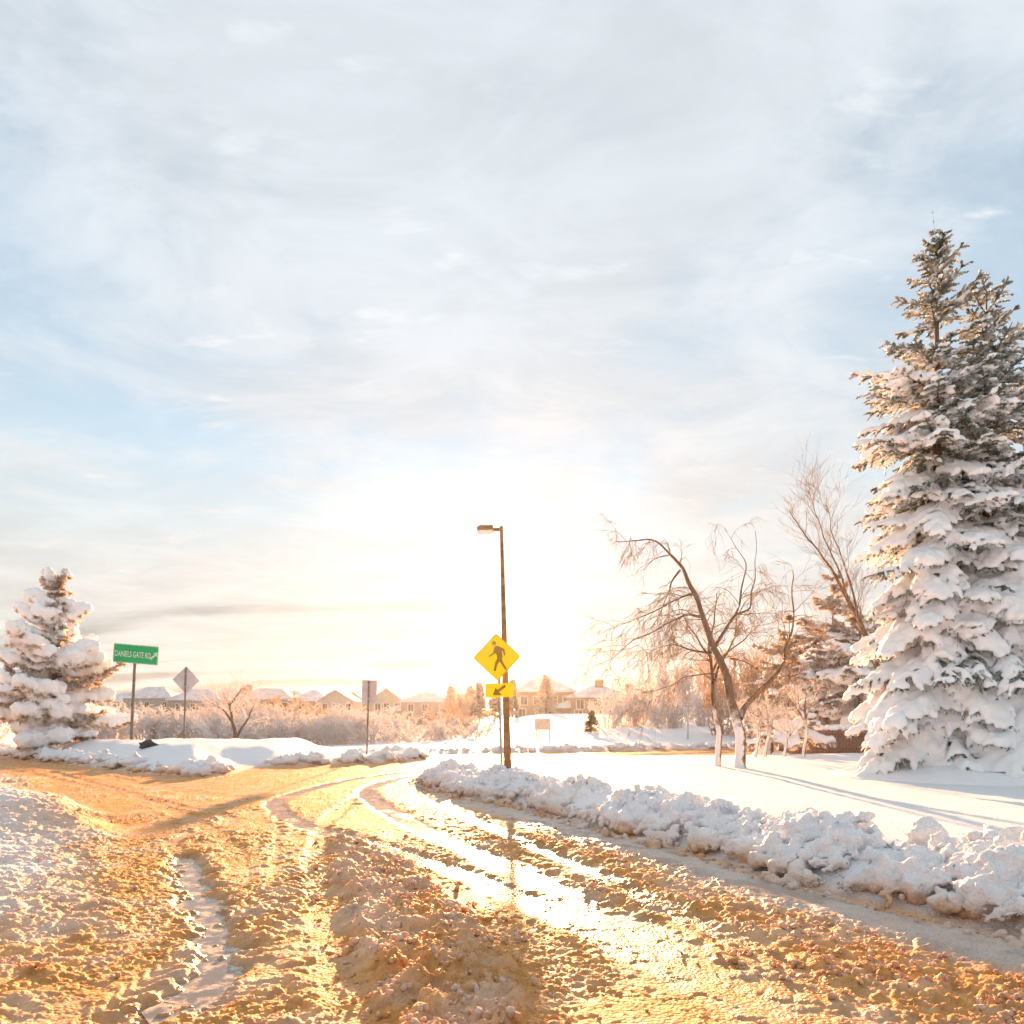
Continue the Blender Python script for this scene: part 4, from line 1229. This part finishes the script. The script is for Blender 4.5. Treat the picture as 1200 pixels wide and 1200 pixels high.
# pedestrian crossing sign on its tube post
p = at(588, 905, 16.3)
zs = zground(p[0], p[1])
cs_ = empty('pedestrian_crossing_sign', (p[0], p[1], zs), 'yellow diamond pedestrian crossing sign with arrow plate on a thin post', 'sign')
cs_.rotation_euler = (0, R(-1.8), 0)
zc = CAM_H - (770 - HOR) / FPX * 16.3 - zs
post('post', cs_, [(0, 0.03, -0.3), (0, 0.03, zc + 0.45)], 0.030, M['steel'])
S_ = 0.535 / 308.0
q = lambda x, y: ((x - 500) * S_, (345 - y) * S_)
hd_ = 0.535
diam = round_poly([(0, hd_), (hd_, 0), (0, -hd_), (-hd_, 0)], 0.05)
XO = -0.03
pl_ = obj('sign_plate', prism_mesh('sign_plate', diam, -0.002, 0.002), M['yellow'], cs_, (XO, -0.012, zc))
k = 0.955
rim_o = [(x * 0.985, z * 0.985) for x, z in diam]; rim_i = [(x * k, z * k) for x, z in diam]
def ring_mesh(name, outer, inner, y):
    n = len(outer)
    V = [(x, y, z) for x, z in outer] + [(x, y, z) for x, z in inner]
    F = [(i, (i + 1) % n, n + (i + 1) % n, n + i) for i in range(n)]
    return mesh_np(name, V, F, False)
obj('border', ring_mesh('border', rim_o, rim_i, -0.006), M['yellow_edge'], pl_)
body = [(480, 205), (520, 199), (560, 222), (600, 243), (612, 322), (598, 330), (581, 268), (563, 264), (576, 340), (562, 372), (586, 430), (624, 500), (612, 522), (540, 408), (526, 402), (502, 445), (480, 526), (453, 523), (478, 412), (505, 362), (500, 312), (484, 292), (405, 340), (396, 331), (455, 285), (465, 240)]
obj('walking_figure', prism_mesh('walking_figure', [q(*b) for b in body], -0.0055, -0.0035), M['sign_ink'], pl_)
obj('figure_head', prism_mesh('figure_head', [q(468 + 28 * math.cos(a), 165 + 28 * math.sin(a)) for a in np.linspace(0, 6.283, 20)[:-1]], -0.0055, -0.0035), M['sign_ink'], pl_)
zp = zc - (775 - 345) * S_
plate = round_poly([(-0.32, 0.155), (0.32, 0.155), (0.32, -0.155), (-0.32, -0.155)], 0.03)
ap = obj('arrow_plate', prism_mesh('arrow_plate', plate, -0.002, 0.002), M['yellow'], cs_, (XO + 0.04, -0.012, zp))
q2 = lambda x, y: ((x - 522) * S_, (775 - y) * S_)
obj('arrow', prism_mesh('arrow', [q2(*b) for b in ((432, 838), (470, 738), (492, 772), (588, 702), (606, 732), (512, 796), (546, 838))], -0.0055, -0.0035), M['sign_ink'], ap)
for z in (zc + 0.2, zc - 0.2, zp):
    obj('bracket', box_mesh('bracket', XO - 0.02, 0.05, -0.008, 0.03, -0.02, 0.02), M['steel'], cs_, (0, 0, z))
# street lamp
p = at(595, 900, 17.4)
zs = zground(p[0], p[1])
lp = empty('street_lamp', (p[0], p[1], zs), 'tall bronze street lamp with a flat box head behind the crossing sign', 'lamp post')
lp.rotation_euler = (0, R(-1.5), 0)
HL = CAM_H + (HOR - 617) / FPX * 17.4 - zs
bm = bmesh.new()
for (w0, z) in ((0.095, -0.3), (0.036, HL)):
    for sx, sy in ((-1, -1), (1, -1), (1, 1), (-1, 1)):
        bm.verts.new((sx * w0, sy * w0, z))
bm.verts.ensure_lookup_table()
v = bm.verts
for i in range(4):
    bm.faces.new((v[i], v[(i + 1) % 4], v[4 + (i + 1) % 4], v[4 + i]))
bm.faces.new((v[4], v[5], v[6], v[7]))
obj('pole', mesh_bm('pole', bm), M['bronze'], lp)
obj('base_plate', box_mesh('base_plate', -0.16, 0.16, -0.16, 0.16, 0.0, 0.03, 0.006), M['bronze'], lp)
obj('arm', box_mesh('arm', -0.20, -0.04, -0.03, 0.03, HL - 0.11, HL - 0.03, 0.008), M['bronze'], lp)
hd = obj('lamp_head', prism_mesh('lamp_head', [(-0.58, HL - 0.10), (-0.58, HL - 0.03), (-0.50, HL + 0.01), (-0.20, HL + 0.005), (-0.19, HL - 0.10)], -0.16, 0.16), M['bronze'], lp)
obj('lens', prism_mesh('lens', [(-0.565, HL - 0.135), (-0.57, HL - 0.102), (-0.21, HL - 0.102), (-0.22, HL - 0.135)], -0.14, 0.14), M['lens'], hd)
obj('photocell', tube_mesh('photocell', [(np.array([(-0.46, 0, HL), (-0.46, 0, HL + 0.05), (-0.46, 0, HL + 0.06)]), np.array([0.035, 0.035, 0.01]))], 10), M['bronze'], hd)
# green street-name sign
Yg = 27.0
p = at(153, 866, Yg)
gs = empty('street_name_sign', (p[0], p[1], p[2]), 'green street-name sign on a slim post above the snowy corner', 'sign')
gs.rotation_euler = (0, R(2.7), R(4))
m_ = Yg / FPX
zt = (866 - 766.5) * m_
post('post', gs, [(0, 0.05, -0.6), (0, 0.05, zt)], 0.055, M['post'])
gw, gh = 51 * m_ / 2, 22 * m_ / 2
gp = obj('sign_plate', prism_mesh('sign_plate', round_poly([(-gw, gh), (gw, gh), (gw, -gh), (-gw, -gh)], 0.03), -0.004, 0.004), M['green'], gs, (0.05, -0.02, zt))
gp.rotation_euler = (0, R(1.9), 0)
rect = round_poly([(-gw, gh), (gw, gh), (gw, -gh), (-gw, -gh)], 0.03)
obj('border', ring_mesh('border', [(x * 0.985, z * 0.965) for x, z in rect], [(x * 0.965, z * 0.92) for x, z in rect], -0.0065), M['white_ink'], gp)
def text_mesh(txt, size, width, shear=0.0):
    cu = bpy.data.curves.new('lettering', 'FONT')
    cu.body = txt; cu.size = size; cu.align_x = 'CENTER'; cu.align_y = 'CENTER'; cu.extrude = 0.0; cu.offset = 0.004
    o = bpy.data.objects.new('tmp_text', cu); C.objects.link(o)
    dg = bpy.context.evaluated_depsgraph_get(); dg.update()
    me = bpy.data.meshes.new_from_object(o.evaluated_get(dg))
    bpy.data.objects.remove(o)
    co = verts_of(me).copy()
    co[:, 0] *= width / (co[:, 0].max() - co[:, 0].min())
    V = np.stack([co[:, 0], np.zeros(len(co)), co[:, 1]], 1).astype(np.float32)
    me.vertices.foreach_set('co', V.ravel()); me.update()
    me.name = 'lettering'
    return me
lt_ = obj('lettering', text_mesh('DANIELS GATE RD', 0.30, gw * 1.58), M['white_ink'], gp, (-gw * 0.13, -0.0075, -0.03))
ar = [(-0.16, -0.10), (-0.10, -0.16), (0.06, 0.03), (0.10, -0.02), (0.13, 0.14), (-0.03, 0.12), (0.015, 0.075)]
obj('arrow', prism_mesh('arrow', ar, -0.0075, -0.006), M['white_ink'], gp, (gw * 0.82, 0, -0.02))
# grey diamond sign seen from behind
Yd = 28.0
p = at(216, 866, Yd); m_ = Yd / FPX
ds = empty('diamond_sign', (p[0], p[1], p[2]), 'grey back of a narrow diamond road sign beside the green sign', 'sign')
ds.rotation_euler = (0, R(1.6), 0)
zt = (866 - 797) * m_
post('post', ds, [(0, -0.03, -0.6), (0, -0.03, zt + 0.5)], 0.035, M['post'])
dp = obj('sign_plate', prism_mesh('sign_plate', round_poly([(0, 0.53), (0.53, 0), (0, -0.53), (-0.53, 0)], 0.04), -0.004, 0.004), M['sign_back'], ds, (0, 0.012, zt))
dp.rotation_euler = (0, 0, R(50))
for z in (0.25, -0.25):
    obj('bracket', box_mesh('bracket', -0.04, 0.04, -0.07, 0.0, -0.02, 0.02), M['steel'], ds, (0, 0, zt + z))
# grey rectangular sign seen from behind
Yr = 26.2
p = at(430, 888, Yr); m_ = Yr / FPX
rs_ = empty('rectangular_sign', (p[0], p[1], zground(p[0], p[1])), 'grey back of an upright rectangular road sign on the low corner bank', 'sign')
rs_.rotation_euler = (0, R(1.6), 0)
z0 = zground(p[0], p[1])
zt = CAM_H - (811 - HOR) * m_ - z0
post('post', rs_, [(0, -0.03, -0.3), (0, -0.03, zt + 0.42)], 0.032, M['post'])
rp = obj('sign_plate', prism_mesh('sign_plate', round_poly([(-0.27, 0.43), (0.27, 0.43), (0.27, -0.43), (-0.27, -0.43)], 0.03), -0.004, 0.004), M['sign_back'], rs_, (0.02, 0.012, zt))
for z in (0.25, -0.25):
    obj('bracket', box_mesh('bracket', -0.04, 0.04, -0.07, 0.0, -0.02, 0.02), M['steel'], rs_, (0, 0, zt + z))
# beige board on two posts across the road
Yb_ = 38.0; m_ = Yb_ / FPX
p = at(636, 876, Yb_)
zb = zground(p[0], p[1])
bb = empty('sign_board', (p[0], p[1], zb), 'beige board on two thin posts at the foot of the snowy slope', 'sign board')
zc2 = CAM_H - (849 - HOR) * m_ - zb
obj('board', box_mesh('board', -9.5 * m_, 9.5 * m_, -0.02, 0.02, -6.5 * m_, 6.5 * m_, 0.01), M['beige'], bb, (0, 0, zc2))
for sx in (-7.5, 8):
    post('post', bb, [(sx * m_, 0.05, -0.3), (sx * m_, 0.05, zc2 + 0.25)], 0.04, M['sign_back'])
obj('snow_cap', box_mesh('snow_cap', -9.6 * m_, 9.6 * m_, -0.05, 0.05, 6.5 * m_ + 0.003, 6.5 * m_ + 0.06, 0.02), M['snow'], bb, (0, 0, zc2))
# thin poles
for px, top, Y, r, lab in ((806, 828, 40.0, 0.05, 'thin grey pole with a short cross arm at the foot of the slope'), (675, 852, 42.0, 0.03, 'short faint marker pole in the middle of the snow slope')):
    p = at(px, 875, Y); zb = zground(p[0], p[1])
    e = empty('pole', (p[0], p[1], zb), lab, 'pole')
    h = CAM_H - (top - HOR) * Y / FPX - zb
    post('shaft', e, [(0, 0, -0.2), (0, 0, h)], r, M['sign_back'])
    obj('cap', box_mesh('cap', -0.28 if r > 0.04 else -0.05, 0.28 if r > 0.04 else 0.05, -0.05, 0.05, h, h + 0.07, 0.015), M['sign_back'], e)
# dark stone poking out of the snow under the green sign
def stone(px, py, Y, r, seed, label):
    rng = np.random.default_rng(seed)
    V, F = ICO2
    n = vnoise3(V * 3.3 + seed, 3)
    V2 = V * (0.3 + 1.3 * n)[:, None] * np.array((r * 1.5, r, r * 0.8))
    e = obj('stone', mesh_np('stone', V2, F, False), M['rock'])
    e.location = at(px, py, Y)
    return tag(e, label, 'stone')
stone(173, 873, 23.4, 0.20, 2, 'dark stone showing through the snow below the green sign')
# brown board fence behind the saplings
Yf = 26.5; m_ = Yf / FPX
p0 = at(948, 880, Yf); 
fz = zground(p0[0], p0[1])
fe = empty('board_fence', (p0[0], p0[1], fz), 'brown board fence with a snow cap between saplings and spruce', 'fence')
nb = 26; bw = 0.105
pb = box_mesh('plank', -bw / 2 + 0.006, bw / 2 - 0.006, -0.012, 0.012, -0.1, 1.0, 0.004)
pb.materials.append(M['fence'])
rf = random.Random(4)
for i in range(nb):
    o = obj('plank', pb, None, fe, (i * bw, rf.uniform(-0.006, 0.006), rf.uniform(-0.05, 0.02)))
for z in (0.25, 0.8):
    obj('rail', box_mesh('rail', -0.05, nb * bw, 0.014, 0.05, z, z + 0.08), M['fence'], fe)
for i in (0, 11, 22):
    obj('post', box_mesh('post', -0.05, 0.05, 0.052, 0.14, -0.2, 1.05), M['fence'], fe, (i * bw, 0, 0))
V, F = [], []
cc = np.array([(i * 0.09, 0.02 + rf.uniform(-0.03, 0.03), 1.05 + rf.uniform(-0.02, 0.05)) for i in range(32)])
V, F = ellipsoids(cc, random_axes(np.random.default_rng(3), 32, np.full(32, 0.12)))
obj('snow_cap', remesh(V, F, 0.03, ((8, 0.02),), 1, 'snow_cap'), M['snow'], fe)

# ================================================================== HOUSES
def house(px, base_py, Y, wpx, hpx, style, wall, label, rz=0.0, depth=10.0, chimney=None, wins=3, group='houses on the skyline', wing=None):
    m = Y / FPX
    x = (px - 600) * m
    W_ = wpx * m / 2 * 1.12
    z = CAM_H - (base_py - HOR) * m
    H = hpx * m                      # ridge above base
    e = empty('house', (x, Y, z), label, 'house', group, R(rz))
    wm = WALLS[wall]
    D = depth
    he = H * (0.68 if style != 'hip' else 0.66)
    bm = bmesh.new()
    add_box(bm, -W_, W_, 0, D, -1.5, he)
    if style == 'gable':
        v = [bm.verts.new(c) for c in ((-W_, 0.0, he + 0.002), (W_, 0.0, he + 0.002), (0, 0.0, H - 0.12), (-W_, D, he + 0.002), (W_, D, he + 0.002), (0, D, H - 0.12))]
        for f in ((0, 1, 2), (5, 4, 3), (0, 2, 5, 3), (1, 4, 5, 2), (0, 3, 4, 1)):
            bm.faces.new([v[i] for i in f])
    wall_o = obj('wall', mesh_bm('wall', bm), wm, e)
    ov = 0.5
    bm = bmesh.new()
    if style == 'gable':
        for s in (-1, 1):
            t = 0.28
            a = [(s * (W_ + ov), -ov, he - 0.35 * (H - he) / W_), (0, -ov, H), (0, D + ov, H), (s * (W_ + ov), D + ov, he - 0.35 * (H - he) / W_)]
            lo = [bm.verts.new(c) for c in a]; hi = [bm.verts.new((c[0], c[1], c[2] + t)) for c in a]
            for f in ((0, 1, 2, 3),):
                bm.faces.new([lo[i] for i in f]); bm.faces.new([hi[i] for i in f])
            for i in range(4):
                bm.faces.new((lo[i], lo[(i + 1) % 4], hi[(i + 1) % 4], hi[i]))
    else:
        rl = max(0.05, W_ - D * 0.42)
        lo = [bm.verts.new(c) for c in ((-W_ - ov, -ov, he), (W_ + ov, -ov, he), (W_ + ov, D + ov, he), (-W_ - ov, D + ov, he))]
        l2 = [bm.verts.new((c.co.x, c.co.y, he + 0.28)) for c in lo]
        r1 = bm.verts.new((-rl, D / 2, H)); r2 = bm.verts.new((rl, D / 2, H))
        bm.faces.new(lo)
        for i in range(4):
            bm.faces.new((lo[i], lo[(i + 1) % 4], l2[(i + 1) % 4], l2[i]))
        bm.faces.new((l2[0], l2[1], r2, r1)); bm.faces.new((l2[1], l2[2], r2)); bm.faces.new((l2[2], l2[3], r1, r2)); bm.faces.new((l2[3], l2[0], r1))
    roof = obj('roof', mesh_bm('roof', bm), M['roof_snow'], e)
    if chimney is not None:
        cx = chimney * W_
        ch = obj('chimney', box_mesh('chimney', cx - 0.7, cx + 0.7, D * 0.4, D * 0.4 + 1.2, he, H + 0.9, 0.03), M['brick'], roof)
        obj('snow_cap', box_mesh('snow_cap', cx - 0.72, cx + 0.72, D * 0.4 - 0.02, D * 0.4 + 1.22, H + 0.905, H + 1.1, 0.06), M['far_snow'], ch)
    for row, zf in enumerate((0.28, 0.68)):
        for i in range(wins):
            wx = -W_ + (i + 0.5 + 0.12 * ((row + i) % 2)) * 2 * W_ / wins
            ww, wh = 0.62, 0.75
            if abs(wx) + ww > W_:
                continue
            f = obj('window', box_mesh('window', -ww - 0.12, ww + 0.12, -0.08, -0.003, -wh - 0.12, wh + 0.12), M['trim'], e, (wx, 0, he * zf + 0.3))
            for sx in (-1, 1):
                obj('pane', box_mesh('pane', sx * ww / 2 - ww / 2 + 0.04, sx * ww / 2 + ww / 2 - 0.04, -0.10, -0.083, -wh, wh), M['glass'], f)
    if wing:
        s, wl = wing
        obj('wing', box_mesh('wing', s * W_ if s > 0 else -W_ - wl, W_ + wl if s > 0 else -W_, 1.0, D - 1, -1.5, he * 0.6), wm, e)
        bm = bmesh.new()
        x0, x1 = (W_ + 0.003, W_ + wl + 0.4) if s > 0 else (-W_ - wl - 0.4, -W_ - 0.003)
        pts = ((x0, 0.5, he * 0.6 + 0.003), (x1, 0.5, he * 0.6 + 0.003), (x1, D - 0.5, he * 0.6 + 0.003), (x0, D - 0.5, he * 0.6 + 0.003))
        lo = [bm.verts.new(c) for c in pts]
        hi_in = x0 if s > 0 else x1
        top = [bm.verts.new((hi_in, 2.0, he * 0.95)), bm.verts.new((hi_in, D - 2.0, he * 0.95))]
        bm.faces.new(lo)
        if s > 0:
            for f in ((lo[0], lo[1], top[0]), (lo[1], lo[2], top[1], top[0]), (lo[2], lo[3], top[1]), (lo[3], lo[0], top[0], top[1])):
                bm.faces.new(f)
        else:
            for f in ((lo[0], lo[1], top[0]), (lo[3], lo[0], top[0], top[1]), (lo[2], lo[3], top[1]), (lo[1], lo[2], top[1], top[0])):
                bm.faces.new(f)
        obj('wing_roof', mesh_bm('wing_roof', bm), M['roof_snow'], e)
    return e
HS = [  # px, base, Y, width, ridge height, style, wall, label
    (104, 846, 240, 44, 35, 'hip', 1, 'farthest low hipped house half hidden by the pine', {}),
    (338, 846, 230, 40, 37, 'hip', 5, 'cream hipped house between the golden bush and the sage house', {'wins': 2}),
    (428, 847, 220, 40, 36, 'hip', 0, 'sage house directly behind the rectangular sign', {'wins': 2}),
    (536, 847, 210, 44, 34, 'hip', 1, 'low hipped house peeping over the skyline evergreens', {'wins': 2}),
    (140, 846, 235, 36, 36, 'hip', 0, 'small hipped house showing just right of the pine', {}),
    (172, 846, 205, 50, 42, 'hip', 0, 'sage hipped house behind the green sign post', {'wins': 3}),
    (226, 847, 200, 52, 40, 'hip', 1, 'taupe hipped house behind the grey diamond sign', {'wins': 3}),
    (262, 846, 225, 42, 40, 'hip', 2, 'sand house with broad snowy roof right of the diamond sign', {'chimney': 0.7}),
    (310, 846, 195, 56, 40, 'hip', 1, 'broad house with a chimney behind the golden bush', {'chimney': -0.8, 'wins': 3}),
    (362, 848, 190, 40, 40, 'hip', 0, 'pale sage house just right of the golden bush', {'wins': 2}),
    (393, 848, 170, 36, 39, 'gable', 3, 'grey-green gabled house with dark lower windows left of the rectangular sign', {'wins': 3}),
    (414, 846, 215, 26, 35, 'gable', 2, 'narrow gabled house peeping out left of the rectangular sign', {'wins': 2}),
    (453, 849, 165, 31, 42, 'gable', 3, 'tall pale gabled house right of the rectangular sign', {'wins': 3}),
    (498, 848, 160, 50, 38, 'hip', 1, 'house with wide snow-covered hipped roof left of the skyline evergreens', {'wins': 3, 'wing': (-1, 4.0)}),
    (638, 848, 132, 62, 56, 'hip', 4, 'broad brown hipped house just right of the lamp post', {'wins': 4}),
    (704, 848, 124, 62, 46, 'hip', 4, 'brown house with a chimney and low left wing behind the slope', {'chimney': 0.05, 'wins': 4, 'wing': (-1, 3.2)}),
    (752, 848, 150, 36, 42, 'gable', 1, 'house with one stubby chimney half hidden by bare branches', {'chimney': -0.5, 'wins': 2}),
    (782, 848, 135, 52, 48, 'hip', 5, 'cream house with a peaked snowy roof behind the frosted trees', {'wins': 3}),
    (842, 848, 130, 60, 50, 'hip', 2, 'sand house hidden behind the two bare tree trunks', {'wins': 3}),
]
for px, bp, Y, wp, hp, st, wl_, lab, kw in HS:
    house(px, bp, Y, wp, hp, st, wl_, lab, **kw)
house(1100, 862, 46, 190, 142, 'hip', 1, 'nearer house whose snowy roof shows between the evergreens and the spruce', wins=4, group=None)

# ================================================================== AIR: thin ice haze
def haze():
    me = box_mesh('haze', -960, 960, -960, 960, -6.0, 17.0)
    m = bpy.data.materials.new('ice_haze'); m.use_nodes = True
    t = m.node_tree; t.nodes.clear()
    o = t.nodes.new('ShaderNodeOutputMaterial'); v = t.nodes.new('ShaderNodeVolumePrincipled')
    v.inputs['Color'].default_value = (0.95, 0.95, 0.95, 1)
    v.inputs['Density'].default_value = HAZE_DENSITY
    v.inputs['Anisotropy'].default_value = 0.8
    t.links.new(v.outputs[0], o.inputs['Volume'])
    return tag(obj('haze', me, m), 'thin bright winter haze filling the air over the land', 'haze', kind='stuff')
HAZE_DENSITY = 0.00015
haze()
